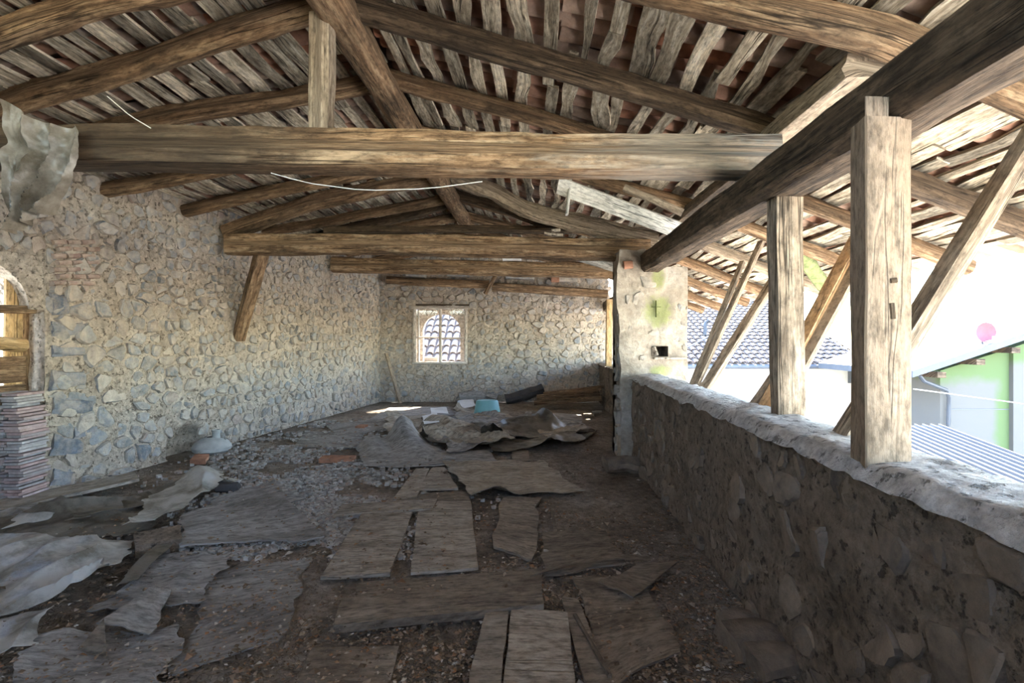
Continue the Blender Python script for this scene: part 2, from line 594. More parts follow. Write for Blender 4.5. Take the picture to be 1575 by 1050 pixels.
def sheet(name, label, cat, quad, m, z0=.02, amp=.01, fs=2.5, n=14, mm=10, th=.008, jag=.02, curl=None, seed=None, group=None, ridge=False, parent=None, dirn=None):
    """A board, card or film lying on the floor: quad corners go round the outline (far left, far right, near right, near left)."""
    seed = seed if seed is not None else U(0, 60)
    a, b, c, d = [Vector(q) for q in quad]
    wu, wv = ((b - a).length + (c - d).length) / 2, ((d - a).length + (c - b).length) / 2
    top, uvs = [], []
    for j in range(mm + 1):
        v = j / mm
        for i in range(n + 1):
            u = i / n
            p = a.lerp(b, u).lerp(d.lerp(c, u), v)
            edge = max(abs(u - .5), abs(v - .5)) * 2
            ef = max(0, (edge - .55) / .45)
            p.x += (nz(p.x * 4, p.y * 4, seed) + .5 * nz(p.x * 13, p.y * 13, seed)) * jag * ef
            p.y += (nz(p.x * 4, p.y * 4, seed + 5) + .5 * nz(p.x * 13, p.y * 13, seed)) * jag * ef
            q = nz(p.x * fs, p.y * fs, seed + 9)
            if ridge:
                an = seed * 1.9 if dirn is None else dirn
                ca, sa = math.cos(an), math.sin(an)
                wx, wy = p.x + .12 * nz(p.x * 3, p.y * 3, seed), p.y + .12 * nz(p.x * 3, p.y * 3, seed + 7)
                l_, c_ = wx * ca + wy * sa, -wx * sa + wy * ca
                f1 = (1 - abs(nz(l_ * fs * .35, c_ * fs, seed))) ** 4.2
                f2 = (1 - abs(nz(l_ * fs * .9 + 4, c_ * fs * 1.9, seed + 3))) ** 4
                lo_ = max(0, nz(p.x * 1.1, p.y * 1.1, seed + 13) + .35)
                vo = noise.voronoi(Vector((wx * fs * 2.2, wy * fs * 2.2, seed)))[0][0]
                z = amp * (.62 * f1 * lo_ * 1.6 + .26 * f2 * lo_ + .16 * vo + .3 * lo_)
            else:
                z = amp * (q + .6)
            if curl:
                z += curl(u, v)
            top.append(Vector((p.x, p.y, z0 + max(z, 0) + th)))
            uvs.append((u * wu + seed, v * wv + seed))
    bot = [t - Vector((0, 0, th)) for t in top]
    N = len(top)
    w = n + 1
    faces = []
    for j in range(mm):
        for i in range(n):
            p = j * w + i
            faces.append((p, p + w, p + w + 1, p + 1))
            faces.append((N + p, N + p + 1, N + p + w + 1, N + p + w))
    for i in range(n):
        faces.append((i, i + 1, N + i + 1, N + i))
        p = mm * w + i
        faces.append((p + 1, p, N + p, N + p + 1))
    for j in range(mm):
        p = j * w
        faces.append((p + w, p, N + p, N + p + w))
        p = j * w + n
        faces.append((p, p + w, N + p + w, N + p))
    mb = MB()
    mb.add(top + bot, faces, uvs + [(a_ + .05, b_ + .05) for a_, b_ in uvs])
    o = mb.build(name, m, parent, angle=50)
    if parent is None:
        tag(o, label, cat, group)
    return o


def lathe(mb, c, prof, seg=24, axis='Z', sx=1, sy=1):
    V, Q = [], []
    for r, z in prof:
        for j in range(seg):
            a = 2 * math.pi * j / seg
            V.append(Vector((c[0] + r * math.cos(a) * sx, c[1] + r * math.sin(a) * sy, c[2] + z)))
    for i in range(len(prof) - 1):
        for j in range(seg):
            p, q = i * seg + j, i * seg + (j + 1) % seg
            Q.append((p, q, q + seg, p + seg))
    mb.add(V, Q)


# ------------------------------------------------------------------ rubble walls
def clip(poly, px, py, nx, ny):
    out = []
    k = len(poly)
    for i in range(k):
        a, b = poly[i], poly[(i + 1) % k]
        da = (a[0] - px) * nx + (a[1] - py) * ny
        db = (b[0] - px) * nx + (b[1] - py) * ny
        if da <= 0:
            out.append(a)
        if (da < 0 < db) or (db < 0 < da):
            t = da / (da - db)
            out.append((a[0] + (b[0] - a[0]) * t, a[1] + (b[1] - a[1]) * t))
    return out


class Wall:
    def __init__(s, name, origin, direction, normal, L, ztop, mort, stone, holes=(), zmin=0.0, amp=.022, seed=1, niche=()):
        s.name, s.o, s.d, s.n, s.L, s.zt = name, Vector(origin), Vector(direction).normalized(), Vector(normal).normalized(), L, ztop
        s.mort, s.stone, s.holes, s.zmin, s.amp, s.seed, s.niche = mort, stone, holes, zmin, amp, seed, niche

    def disp(s, a, z):
        d = s.amp * (nz(a * 2.3, z * 2.3, s.seed) + .6 * nz(a * 7, z * 7, s.seed + 4) + .3 * nz(a * 19, z * 19, s.seed + 8))
        d -= s.amp * 3.2 * max(0, nz(a * 6.3, z * 6.3, s.seed + 21) - .27)
        for (na, nzz, ra, rz, dep) in s.niche:
            q = ((a - na) / ra) ** 2 + ((z - nzz) / rz) ** 2
            if q < 1:
                d -= dep * min(1, (1 - q) * 3)
        return d

    def W(s, a, z, dep=0.0):
        p = s.o + s.d * a + s.n * (s.disp(a, z) + dep)
        return Vector((p.x, p.y, z))

    def grid(s, step=.08, thick=.45):
        mb = MB()
        cuts = {0.0, s.L}
        zc = {s.zmin}
        for (a0, a1, z0, z1) in s.holes:
            cuts |= {a0, a1}
            zc |= {max(z0, s.zmin), z1}
        zmax = max(s.zt(s.L * i / 40) for i in range(41))
        zc.add(zmax)

        def fill(cs):
            cs = sorted(cs)
            out = []
            for p, q in zip(cs, cs[1:]):
                k = max(1, round((q - p) / step))
                out += [p + (q - p) * i / k for i in range(k)]
            return out + [cs[-1]]
        A, Z = fill(cuts), fill(zc)
        V = []
        for z in Z:
            for a in A:
                zz = min(z, s.zt(a) + .03 * nz(a * 5, s.seed, 2))
                V.append(s.W(a, zz))
        na = len(A)
        Q = []
        for j in range(len(Z) - 1):
            for i in range(na - 1):
                ca, cz = (A[i] + A[i + 1]) / 2, (Z[j] + Z[j + 1]) / 2
                if any(a0 < ca < a1 and z0 < cz < z1 for (a0, a1, z0, z1) in s.holes):
                    continue
                if Z[j] > s.zt(A[i]) + .1 and Z[j] > s.zt(A[i + 1]) + .1:
                    continue
                p = j * na + i
                Q.append((p, p + 1, p + na + 1, p + na))
        mb.add(V, Q)
        # outer leaf, closed off round the ends and the holes
        B = [s.o + s.d * a - s.n * thick for a in (0, s.L)]
        rects = [(0, s.L, s.zmin, None)]
        for (a0, a1, z0, z1) in s.holes:
            new = []
            for (p, q, zz0, zz1) in rects:
                if a0 >= q or a1 <= p:
                    new.append((p, q, zz0, zz1))
                    continue
                new.append((p, a0, zz0, zz1))
                new.append((a1, q, zz0, zz1))
                if z0 > zz0 + .01:
                    new.append((a0, a1, zz0, z0))
                new.append((a0, a1, z1, zz1))
            rects = new
        for (p, q, z0, z1) in rects:
            k = max(1, int((q - p) / 1.2))
            for i in range(k):
                a0, a1 = p + (q - p) * i / k, p + (q - p) * (i + 1) / k
                t0, t1 = (s.zt(a0), s.zt(a1)) if z1 is None else (z1, z1)
                pa, pb = s.o + s.d * a0 - s.n * thick, s.o + s.d * a1 - s.n * thick
                mb.add([(pa.x, pa.y, z0), (pb.x, pb.y, z0), (pb.x, pb.y, t1), (pa.x, pa.y, t0)], [(0, 1, 2, 3)])
        for a in (0, s.L):
            k = 8
            for i in range(k):
                z0, z1 = s.zmin + (s.zt(a) - s.zmin) * i / k, s.zmin + (s.zt(a) - s.zmin) * (i + 1) / k
                pb = s.o + s.d * a - s.n * thick
                f0, f1 = s.W(a, z0), s.W(a, z1)
                mb.add([f0, (pb.x, pb.y, z0), (pb.x, pb.y, z1), f1], [(0, 1, 2, 3)])
        for (a0, a1, z0, z1) in s.holes:
            for a in (a0, a1):
                k = 14
                for i in range(k):
                    for j in range(4):
                        zz = [max(z0, s.zmin) + (z1 - max(z0, s.zmin)) * (i + e_) / k for e_ in (0, 1)]
                        dd = [-thick * (j + e_) / 4 for e_ in (0, 1)]
                        qs = []
                        for (zi, di) in ((0, 0), (0, 1), (1, 1), (1, 0)):
                            w = s.o + s.d * a + s.n * dd[di]
                            jn = .03 * nz(zz[zi] * 6, dd[di] * 6, a)
                            if di == 0 and j == 0:
                                w = s.W(a, zz[zi])
                                jn = 0
                            qs.append((w.x + s.d.x * jn, w.y + s.d.y * jn, zz[zi]))
                        mb.add(qs, [(0, 1, 2, 3)])
            for z in ((z0, z1) if z0 > s.zmin else (z1,)):
                f0, f1 = s.W(a0, z), s.W(a1, z)
                b0, b1 = s.o + s.d * a0 - s.n * thick, s.o + s.d * a1 - s.n * thick
                mb.add([f0, f1, (b1.x, b1.y, z), (b0.x, b0.y, z)], [(0, 1, 2, 3)])
        s.obj = mb.build(s.name, s.mort, origin=tuple(s.o), angle=70)
        tag(s.obj, kind='structure')
        return s.obj

    def stones(s, hr=.15, wr=.2, a_from=0.0, a_to=None, gap=.012, limit=280, bulge=(-.006, .042), keep=.9, big=None, rest_name='rubble_stones'):
        r = random.Random(s.seed * 77)
        a_to = a_to or s.L
        sites = []
        zmax = max(s.zt(s.L * i / 40) for i in range(41))
        z = s.zmin - .02
        while z < zmax:
            h = hr * r.uniform(.55, 1.5)
            a = a_from - r.uniform(0, wr)
            while a < a_to:
                f = big(a, z) if big else 1
                w = wr * r.choice((r.uniform(.3, .7), r.uniform(.7, 1.9))) * f
                sites.append((a + w / 2, z + h / 2 + r.uniform(-.35, .35) * h))
                a += w
            z += h
        cell = 2.2 * wr
        buck = {}
        for i, (a, b) in enumerate(sites):
            buck.setdefault((int(a // cell), int(b // cell)), []).append(i)
        ks = .8
        made = []
        for i, (a, b) in enumerate(sites):
            R_ = wr * 1.9
            poly = [(a - R_, b - R_), (a + R_, b - R_), (a + R_, b + R_), (a - R_, b + R_)]
            ka, kb = int(a // cell), int(b // cell)
            for da in (-1, 0, 1):
                for db in (-1, 0, 1):
                    for j in buck.get((ka + da, kb + db), ()):
                        if j == i:
                            continue
                        c, d = sites[j]
                        poly = clip(poly, (a + c) / 2, (b + d) / 2, (c - a) * ks, d - b)
                        if len(poly) < 3:
                            break
            for (px, py, nx, ny) in ((a_from, 0, -1, 0), (a_to, 0, 1, 0), (0, s.zmin, 0, -1), (a, s.zt(min(max(a, 0), s.L)) - .015, 0, 1)):
                poly = clip(poly, px, py, nx, ny) if len(poly) > 2 else poly
            if len(poly) < 3:
                continue
            cx = sum(p[0] for p in poly) / len(poly)
            cz = sum(p[1] for p in poly) / len(poly)
            bad = False
            for (a0, a1, z0, z1) in s.holes:
                if a0 - .02 < cx < a1 + .02 and z0 - .02 < cz < z1 + .02:
                    bad = True
                else:
                    ds = [(a0 - cx, (a0, 0, 1, 0)), (cx - a1, (a1, 0, -1, 0)), (z0 - cz, (0, z0, 0, 1)), (cz - z1, (0, z1, 0, -1))]
                    q = max(ds)
                    if q[0] > 0:
                        poly = clip(poly, *q[1])
            for (na, nzz, ra, rz, dep) in s.niche:
                if ((cx - na) / ra) ** 2 + ((cz - nzz) / rz) ** 2 < 1.2:
                    bad = True
            if bad or len(poly) < 3 or r.random() > keep:
                continue
            cx = sum(p[0] for p in poly) / len(poly)
            cz = sum(p[1] for p in poly) / len(poly)
            area = abs(sum(p[0] * q[1] - q[0] * p[1] for p, q in zip(poly, poly[1:] + poly[:1]))) / 2
            if area < .0022:
                continue
            size = math.sqrt(area)
            k = max(.45, 1 - 2 * gap * r.uniform(.5, 2.0) / size)
            rd = []
            m_ = len(poly)
            for t in range(m_):
                p, q = poly[t], poly[(t + 1) % m_]
                if math.hypot(p[0] - q[0], p[1] - q[1]) < .03:
                    rd.append(((p[0] + q[0]) / 2, (p[1] + q[1]) / 2))
                    continue
                c0, c1 = r.uniform(.1, .3), r.uniform(.7, .9)
                for cc in (c0, c1) if r.random() < .5 else (c0, .5, c1):
                    jj = .07 * size if cc == .5 else .03 * size
                    rd.append((p[0] + (q[0] - p[0]) * cc + r.uniform(-jj, jj), p[1] + (q[1] - p[1]) * cc + r.uniform(-jj, jj)))
            rd = [(cx + (p[0] - cx) * k + r.uniform(-.006, .006), cz + (p[1] - cz) * k + r.uniform(-.006, .006)) for p in rd]
            b_ = r.uniform(*bulge)
            t1, t2 = r.uniform(-.16, .16), r.uniform(-.16, .16)
            V = []
            base = s.disp(cx, cz)
            for (sc_, dep) in ((1.0, -.04), (.97, min(b_ * .35, b_)), (.80, b_)):
                for (p0, p1) in rd:
                    x, y = cx + (p0 - cx) * sc_, cz + (p1 - cz) * sc_
                    dd = dep + base + (t1 * (x - cx) + t2 * (y - cz) if dep > -.03 else 0) + (r.uniform(-.004, .004) if dep > -.03 else 0)
                    w = s.o + s.d * x + s.n * dd
                    V.append(Vector((w.x, w.y, y)))
            w = s.o + s.d * cx + s.n * (base + b_ * 1.1)
            V.append(Vector((w.x, w.y, cz)))
            q_ = len(rd)
            Q = []
            for lv in range(2):
                for t in range(q_):
                    Q.append((lv * q_ + t, lv * q_ + (t + 1) % q_, (lv + 1) * q_ + (t + 1) % q_, (lv + 1) * q_ + t))
            for t in range(q_):
                Q.append((2 * q_ + t, 2 * q_ + (t + 1) % q_, 3 * q_))
            c3 = V[-1]
            depth = max(c3.y, .3)
            u_, v_ = CX + c3.x * F / depth, HY - (c3.z - EYE) * F / depth
            inview = c3.y > .4 and -60 < u_ < 1640 and -60 < v_ < 1110
            made.append((size / depth if inview else 0, V, Q))
        made.sort(key=lambda x: -x[0])
        rest = MB()
        for i, (sz, V, Q) in enumerate(made):
            if i < limit and sz > 0:
                mb = MB()
                mb.add(V, Q)
                mb.build('stone', s.stone, s.obj, origin=tuple(V[-1]), angle=28)
            else:
                rest.add(V, Q)
        if rest.v:
            tag(rest.build(rest_name, s.stone, s.obj, origin=tuple(s.o), angle=28), kind='stuff')


# ------------------------------------------------------------------ the setting: floor, walls, roof
mb = MB()
nx_, ny_ = 130, 190
V, Q = [], []
for j in range(ny_ + 1):
    y = Y_NEAR - .3 + (Y_FAR + .6 - Y_NEAR) * j / ny_
    for i in range(nx_ + 1):
        x = -6.6 + 9.2 * i / nx_
        z = .012 * nz(x * 1.4, y * 1.4, 3) + .012 * nz(x * 6, y * 6, 5) + .007 * nz(x * 17, y * 17, 8) - .012
        V.append((x, y, z))
w_ = nx_ + 1
for j in range(ny_):
    for i in range(nx_):
        p = j * w_ + i
        Q.append((p, p + 1, p + w_ + 1, p + w_))
mb.add(V, Q)
lo = len(mb.v)
mb.box((-6.6, Y_NEAR - .3, -.4), (2.6, Y_FAR + .3, -.08))
tag(mb.build('floor', 'floor', origin=(0, 0, 0)), kind='structure')

DL = Vector((.19, 1, 0)).normalized()
NL = Vector((DL.y, -DL.x, 0))
OL = Vector((left_x(Y_NEAR), Y_NEAR, 0))
kL = math.hypot(1, .19)
LL = (Y_FAR + .3 - Y_NEAR) * kL


def sy(y):
    return (y - Y_NEAR) * kL


def ztl(a):
    p = OL + DL * min(max(a, 0), LL)
    return roofz(p.x, p.y) + .27


wall_left = Wall('wall_left', OL, DL, NL, LL, ztl, 'mortar', 'stone', holes=[(sy(4.55), sy(5.27), -1, 2.42)], seed=2, amp=.03,
                 niche=[(sy(7.05), .12, .34, .30, .26)])
wall_left.grid(.05, .42)
wall_left.stones(.14, .19, a_from=sy(3.2), big=lambda a, z: 1.9 if sy(5.2) < a < sy(5.8) else 1.0, limit=290)



def on_left(u, v, dep=0.0):
    y = -5.73 / ((u - CX) / F - .19)
    return Vector((left_x(y), y, EYE + (HY - v) * y / F)) + NL * dep


M['quoin'] = stone_mat('blue_quoin', [(0, (.13, .15, .185)), (.5, (.19, .205, .235)), (1, (.24, .245, .26))], MORT, .34)
M['jambbrick'] = stone_mat('jamb_brick', [(0, (.36, .235, .18)), (.5, (.42, .30, .235)), (1, (.33, .225, .19))], MORT, .45)
for (u0, u1, va, vb) in ((76, 104, 484, 452), (64, 128, 520, 492), (78, 128, 552, 530), (62, 130, 598, 566), (80, 140, 640, 614), (78, 126, 700, 664), (78, 108, 748, 716), (112, 146, 682, 652)):
    b = MB()
    a_, c_ = on_left(max(u0, 79), (va + vb) / 2), on_left(u1, (va + vb) / 2)
    hh = (va - vb) * a_.y / F
    loft(b, [a_ - NL * .02 + Vector((0, 0, U(-.02, .02))), c_ - NL * .02 + Vector((0, 0, U(-.02, .02)))], .085, hh * U(.8, 1.1), e=3.0, rough=.035, n=10, ring=16, taper=U(.7, 1.1))
    b.build('stone', 'quoin', wall_left.obj)
for r_ in range(7):
    v_ = 372 + r_ * 10.5
    for c2 in range(3):
        u0 = 79 + c2 * 22 + (r_ % 2) * 8
        b = MB()
        loft(b, [on_left(u0, v_ + 1), on_left(u0 + 19, v_ - .4 + U(-1, 1))], .075, .052, e=4, rough=.012, n=4)
        b.build('brick', 'jambbrick', wall_left.obj)

xb0 = left_x(Y_FAR)
OB = Vector((xb0 - .3, Y_FAR, 0))
WB_L = 2.75 - xb0 + .3
wc0 = (636 - CX) * Y_FAR / F - OB.x
wc1 = (717 - CX) * Y_FAR / F - OB.x
wz0, wz1 = EYE + (HY - 556) * Y_FAR / F, EYE + (HY - 474) * Y_FAR / F


def ztb(a):
    return roofz(OB.x + a, Y_FAR) + .27 if OB.x + a < 2.4 else 2.35


wall_back = Wall('wall_back', OB, (1, 0, 0), (0, -1, 0), WB_L, ztb, 'mortar', 'stone', holes=[(wc0, wc1, wz0, wz1)], seed=5, amp=.03)
wall_back.grid(.055, .16)
wall_back.stones(.15, .2, limit=290, keep=.85)

# near stretch of the parapet on the right
PZ = 1.106
O_IN, O_OUT = 1.24, 1.62
DR = Vector((K, 1, 0)).normalized()
NR = Vector((-DR.y, DR.x, 0))
Y_PIER = 6.62
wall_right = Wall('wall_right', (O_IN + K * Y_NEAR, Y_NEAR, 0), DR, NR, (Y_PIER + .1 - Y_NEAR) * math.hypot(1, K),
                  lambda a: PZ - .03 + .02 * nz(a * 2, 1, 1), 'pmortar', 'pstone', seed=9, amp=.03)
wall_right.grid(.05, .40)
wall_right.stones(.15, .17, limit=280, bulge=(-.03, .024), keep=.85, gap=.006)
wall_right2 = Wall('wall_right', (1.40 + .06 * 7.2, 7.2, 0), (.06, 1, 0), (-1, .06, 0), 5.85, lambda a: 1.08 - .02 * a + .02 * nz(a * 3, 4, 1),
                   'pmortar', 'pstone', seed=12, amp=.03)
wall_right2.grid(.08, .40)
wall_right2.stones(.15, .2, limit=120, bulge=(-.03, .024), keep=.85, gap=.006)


def coping(parent, o_in, o_out, k, y0, y1, z, name='coping'):
    mb = MB()
    V, Q = [], []
    n, m = max(6, int((y1 - y0) / .05)), 9
    for j in range(n + 1):
        y = y0 + (y1 - y0) * j / n
        for i in range(m + 1):
            t = i / m
            o = o_in - .03 + (o_out - o_in + .05) * t + (.03 * nz(y * 3.1, 2, i) + .02 * nz(y * 9, 5, 0) if i in (0, m) else 0)
            zz = z(y) + .006 + .022 * nz(o * 5, y * 5, 3) + .014 * nz(o * 14, y * 14, 3) + .018 * math.sin(math.pi * t) - (.055 if i in (0, m) else 0)
            V.append((o + k * y, y, zz + .012))
    for j in range(n):
        for i in range(m):
            p = j * (m + 1) + i
            Q.append((p, p + 1, p + m + 2, p + m + 1))
    mb.add(V, Q)
    return mb.build(name, 'limedust', parent, angle=60)


coping(wall_right.obj, O_IN, O_OUT, K, Y_NEAR, Y_PIER + .1, lambda y: PZ)
coping(wall_right2.obj, 1.40, 1.80, .06, 7.2, 12.95, lambda y: 1.08 - .02 * (y - 7.2))

# the pier: a roughly rendered masonry pillar with a small putlog hole
PX0, PX1, PY0, PY1 = 1.378, 2.235, Y_PIER, 7.32
hx0, hx1, hz0, hz1 = 1.782, 1.985, 1.36, 1.49


def pier_top(x):
    return 2.72 - .04 * nz(x * 8, 1, 0) if x < 1.74 else 2.50


def build_pier():
    mb = MB()

    def face(fn, us, zs, hole=None, flip=False):
        V = [fn(u, z) for z in zs for u in us]
        n = len(us)
        Q = []
        for j in range(len(zs) - 1):
            for i in range(n - 1):
                cu, cz = (us[i] + us[i + 1]) / 2, (zs[j] + zs[j + 1]) / 2
                if hole and hole[0] < cu < hole[1] and hole[2] < cz < hole[3]:
                    continue
                p = j * n + i
                q = (p, p + 1, p + n + 1, p + n)
                Q.append(q[::-1] if flip else q)
        mb.add(V, Q)

    def lin(a, b, k):
        return [a + (b - a) * i / k for i in range(k + 1)]
    xs = sorted(set(lin(PX0, hx0, 10) + lin(hx0, hx1, 4) + lin(hx1, PX1, 6)))
    zs = sorted(set(lin(0, hz0, 26) + lin(hz0, hz1, 3) + lin(hz1, 2.74, 26)))

    def jx(x, y, z):
        return .03 * nz(x * 2, z * 3.2, y * 2) + .014 * nz(x * 9, z * 9, y * 9)

    def taper(x, z):
        # the foot stands a little further into the room than the head
        return x + (-.012 + .02 * math.sin(z * 2.1)) * (1 if x < 1.5 else 0)

    def front(x, z):
        zz = min(z, pier_top(x))
        edge = 1 if abs(x - PX0) > .01 else 0
        q = .03 * nz(x * 3, zz * 3, 2) + .014 * nz(x * 11, zz * 11, 2)
        return Vector((taper(x, zz) + (jx(PX0, PY0, zz) if not edge else 0) - (.0), PY0 - q, zz))

    def side(y, z):
        zz = min(z, pier_top(PX0))
        if abs(y - PY0) < .001:
            return front(PX0, z)
        return Vector((taper(PX0, zz) + jx(PX0, y, zz) + (y - PY0) * .12, y, zz))
    face(front, xs, zs, (hx0, hx1, hz0, hz1))
    face(side, lin(PY0, PY1, 8), zs, None, True)

    def right(y, z):
        zz = min(z, pier_top(PX1))
        if abs(y - PY0) < .001:
            return front(PX1, z)
        return Vector((PX1 + .03 * nz(y * 4, zz * 4, 1), y, zz))
    face(right, lin(PY0, PY1, 6), zs)

    def back(x, z):
        zz = min(z, pier_top(x))
        return Vector((x if x > PX0 + .01 else side(PY1, z).x, PY1, zz))
    face(back, xs, lin(0, 2.74, 10), None, True)
    V, Q = [], []
    for y in lin(PY0, PY1, 6):
        for x in xs:
            f = front(x, 9)
            V.append((x, y if y > PY0 else f.y, pier_top(x) + .01 * nz(x * 9, y * 9, 0)))
    n = len(xs)
    for j in range(6):
        for i in range(n - 1):
            p = j * n + i
            Q.append((p, p + 1, p + n + 1, p + n))
    mb.add(V, Q)
    return tag(mb.build('wall_pier', 'pier', origin=(0, 0, 0), angle=60), kind='structure')


pier = build_pier()
mb = MB()
y1_ = PY0 + .32
mb.add([(hx0, PY0 - .01, hz0), (hx1, PY0 - .01, hz0), (hx1, y1_, hz0), (hx0, y1_, hz0), (hx0, PY0 - .01, hz1), (hx1, PY0 - .01, hz1), (hx1, y1_, hz1), (hx0, y1_, hz1)],
       [(0, 1, 2, 3), (7, 6, 5, 4), (3, 2, 6, 7), (1, 5, 6, 2), (0, 3, 7, 4)])
mb.build('putlog_hole', 'pmortar', pier, smooth=False)
mb = MB()
loft(mb, [(hx0 + .05, PY0 + .03, hz0), (hx0 + .02, PY0 + .06, hz1 - .02)], .05, .1, e=3, rough=.02, n=4)
mb.build('stone', 'mortar', pier)
mb = MB()
mb.box((1.80, PY0 - .052, hz0 - .035), (2.21, PY0 + .03, hz0 - .012))
mb.build('stone_ledge', 'mortar', pier)
mb = MB()
loft(mb, [(1.42, PY0 + .0, 2.52), (1.53, PY0 - .0, 2.53)], .09, .10, e=4, rough=.02, n=4)
mb.build('brick', 'terra', pier)
mb = MB()                                       # scratched cross in the moss
mb.box((1.824, PY0 - .036, 1.86), (1.832, PY0 - .0, 2.07))
mb.box((1.775, PY0 - .036, 1.985), (1.885, PY0 - .0, 1.992))
mb.build('scratched_cross', 'mossdark', pier, smooth=False)
pst = Wall('pier_face', (PX0 + .06, PY0, 0), (1, 0, 0), (0, -1, 0), .8, lambda a: 2.66 if a < .3 else 2.42, 'pier', 'pierstone', seed=21, amp=.012,
           holes=[(hx0 - PX0 - .1, hx1 - PX0, hz0 - .1, hz1 + .04), (.28, .62, 1.72, 2.2)])
pst.obj = pier
pst.stones(.20, .25, keep=.62, bulge=(-.004, .022), gap=.03, rest_name='small_stones')
pss = Wall('pier_side', (PX0 - .012 + .084, PY1, 0), (-.12, -1, 0), (-1, .12, 0), PY1 - PY0 - .03, lambda a: 2.6, 'pier', 'pierstone', seed=23, amp=.012)
pss.obj = pier
pss.stones(.2, .24, keep=.6, bulge=(.012, .03), gap=.03, rest_name='small_stones')

# wall behind the camera closes the loft
mb = MB()
mb.box((left_x(Y_NEAR) - .4, Y_NEAR - .3, 0), (1.7, Y_NEAR, 3.0))
tag(mb.build('wall_front', 'mortar'), kind='structure')

# roof: bed of tiles on laths, laths on rafters
o_knots = [-6.5, -5.6, -4.7, -3.8, -2.9, -2.1, RIDGE_O, -.6, .2, 1.0, PLATE_O, 2.5, 3.3, EAVE_O]
mb = MB()
V, Q = [], []
ys = [Y_NEAR - .4 + (Y_FAR + 1.0 - Y_NEAR) * j / 30 for j in range(31)]
for lay in (.30, .34):
    for y in ys:
        for o in o_knots:
            x = o + K * y
            V.append((x, y, roofz(x, y) + lay))
n_ = len(o_knots)
h_ = n_ * len(ys)
for j in range(len(ys) - 1):
    for i in range(n_ - 1):
        p = j * n_ + i
        Q.append((p, p + n_, p + n_ + 1, p + 1))
        Q.append((h_ + p, h_ + p + 1, h_ + p + n_ + 1, h_ + p + n_))
for j in range(len(ys) - 1):
    p = j * n_ + n_ - 1
    Q.append((p, p + n_, h_ + p + n_, h_ + p))
for i in range(n_ - 1):
    p = (len(ys) - 1) * n_ + i
    Q.append((p + 1, p, h_ + p, h_ + p + 1))
    Q.append((i, i + 1, h_ + i + 1, h_ + i))
mb.add(V, Q)
ceiling = tag(mb.build('ceiling', 'skin', origin=(0, 0, 3.93)), kind='structure')


def px(p):
    y = max(p[1], .2)
    return CX + p[0] * F / y, HY - (p[2] - EYE) * F / y


laths = []
o = -6.3
while o < EAVE_O - .02:
    left = o < RIDGE_O
    eave = o > PLATE_O
    y = Y_NEAR + U(-.2, .4)
    while y < Y_FAR + .5:
        L = U(1.3, 2.6)
        y1 = min(y + L, Y_FAR + .6)
        if y1 - y < .5:
            break
        oa, ob = o + U(-.03, .03), o + U(-.03, .03)
        if U(0, 1) < .25:
            ob += U(-.10, .10)
        xa, xb = oa + K * y, ob + K * y1
        if xa < left_x(y) - .35:
            y = y1
            continue
        s_ = S_LEFT if left else (-S_EAVE if eave else -S_RIGHT)
        jz = U(-.012, .012)
        pa, pb = Vector((xa, y, roofz(xa, y) + .10 + jz)), Vector((xb, y1, roofz(xb, y1) + .10 + jz + U(-.01, .01)))
        w = (U(.09, .145) if left else U(.075, .145)) if not eave else U(.07, .14)
        wave = U(.008, .02) if left else (U(.015, .05) if U(0, 1) < .65 else U(.004, .012))
        mid = (pa + pb) / 2
        near = Vector((max(min(mid.x, pb.x), pa.x), max(pa.y, .8), 0))
        u0, v0 = px((mid.x, max(mid.y, .8), mid.z))
        vis = -500 < u0 < 2000 and -700 < v0
        laths.append((mid.y if vis and pb.y > 1.2 else 99, pa, pb, w, wave, Vector((1, 0, s_))))
        y = y1 + U(-.08, .03)
    o += (U(.16, .20) if left else U(.155, .215)) if not eave else U(.12, .17)
laths.sort(key=lambda t: t[0])
rest = MB()
for i, (d, pa, pb, w, wave, tl) in enumerate(laths):
    b = MB() if i < 295 and d < 90 else rest
    plank(b, [pa, pb], w, .024, U(0, 90), wave, 9, tl)
    if b is not rest:
        b.build('lath', 'lath', ceiling, origin=tuple((pa + pb) / 2), angle=35)
tag(rest.build('far_laths', 'lath', ceiling, origin=(0, 8, 3.9), angle=35), kind='stuff')


def coppo(mb, c, ax, side, nrm, r0, r1, L, seg=6, th=.012, up=False, x0=0):
    """Half-round tile along ax from c, hollow side to -nrm (cover) or +nrm (channel, up=True)."""
    V = []
    for (t, r) in ((0, r0), (1, r1)):
        for rr in (r, r - th):
            for j in range(seg + 1):
                a = math.pi * j / seg
                h = math.sin(a) * rr * .75
                V.append(c + ax * (L * t) + side * (math.cos(a) * rr) + nrm * (-h if up else h))
    m = seg + 1
    Q = []
    for j in range(seg):
        Q.append((j, j + 1, 2 * m + j + 1, 2 * m + j))
        Q.append((m + j + 1, m + j, 3 * m + j, 3 * m + j + 1))
        Q.append((j + 1, j, m + j, m + j + 1))
        Q.append((2 * m + j, 2 * m + j + 1, 3 * m + j + 1, 3 * m + j))
    for j in (0, seg):
        Q.append((j, 2 * m + j, 3 * m + j, m + j))
    mb.add(V, Q)


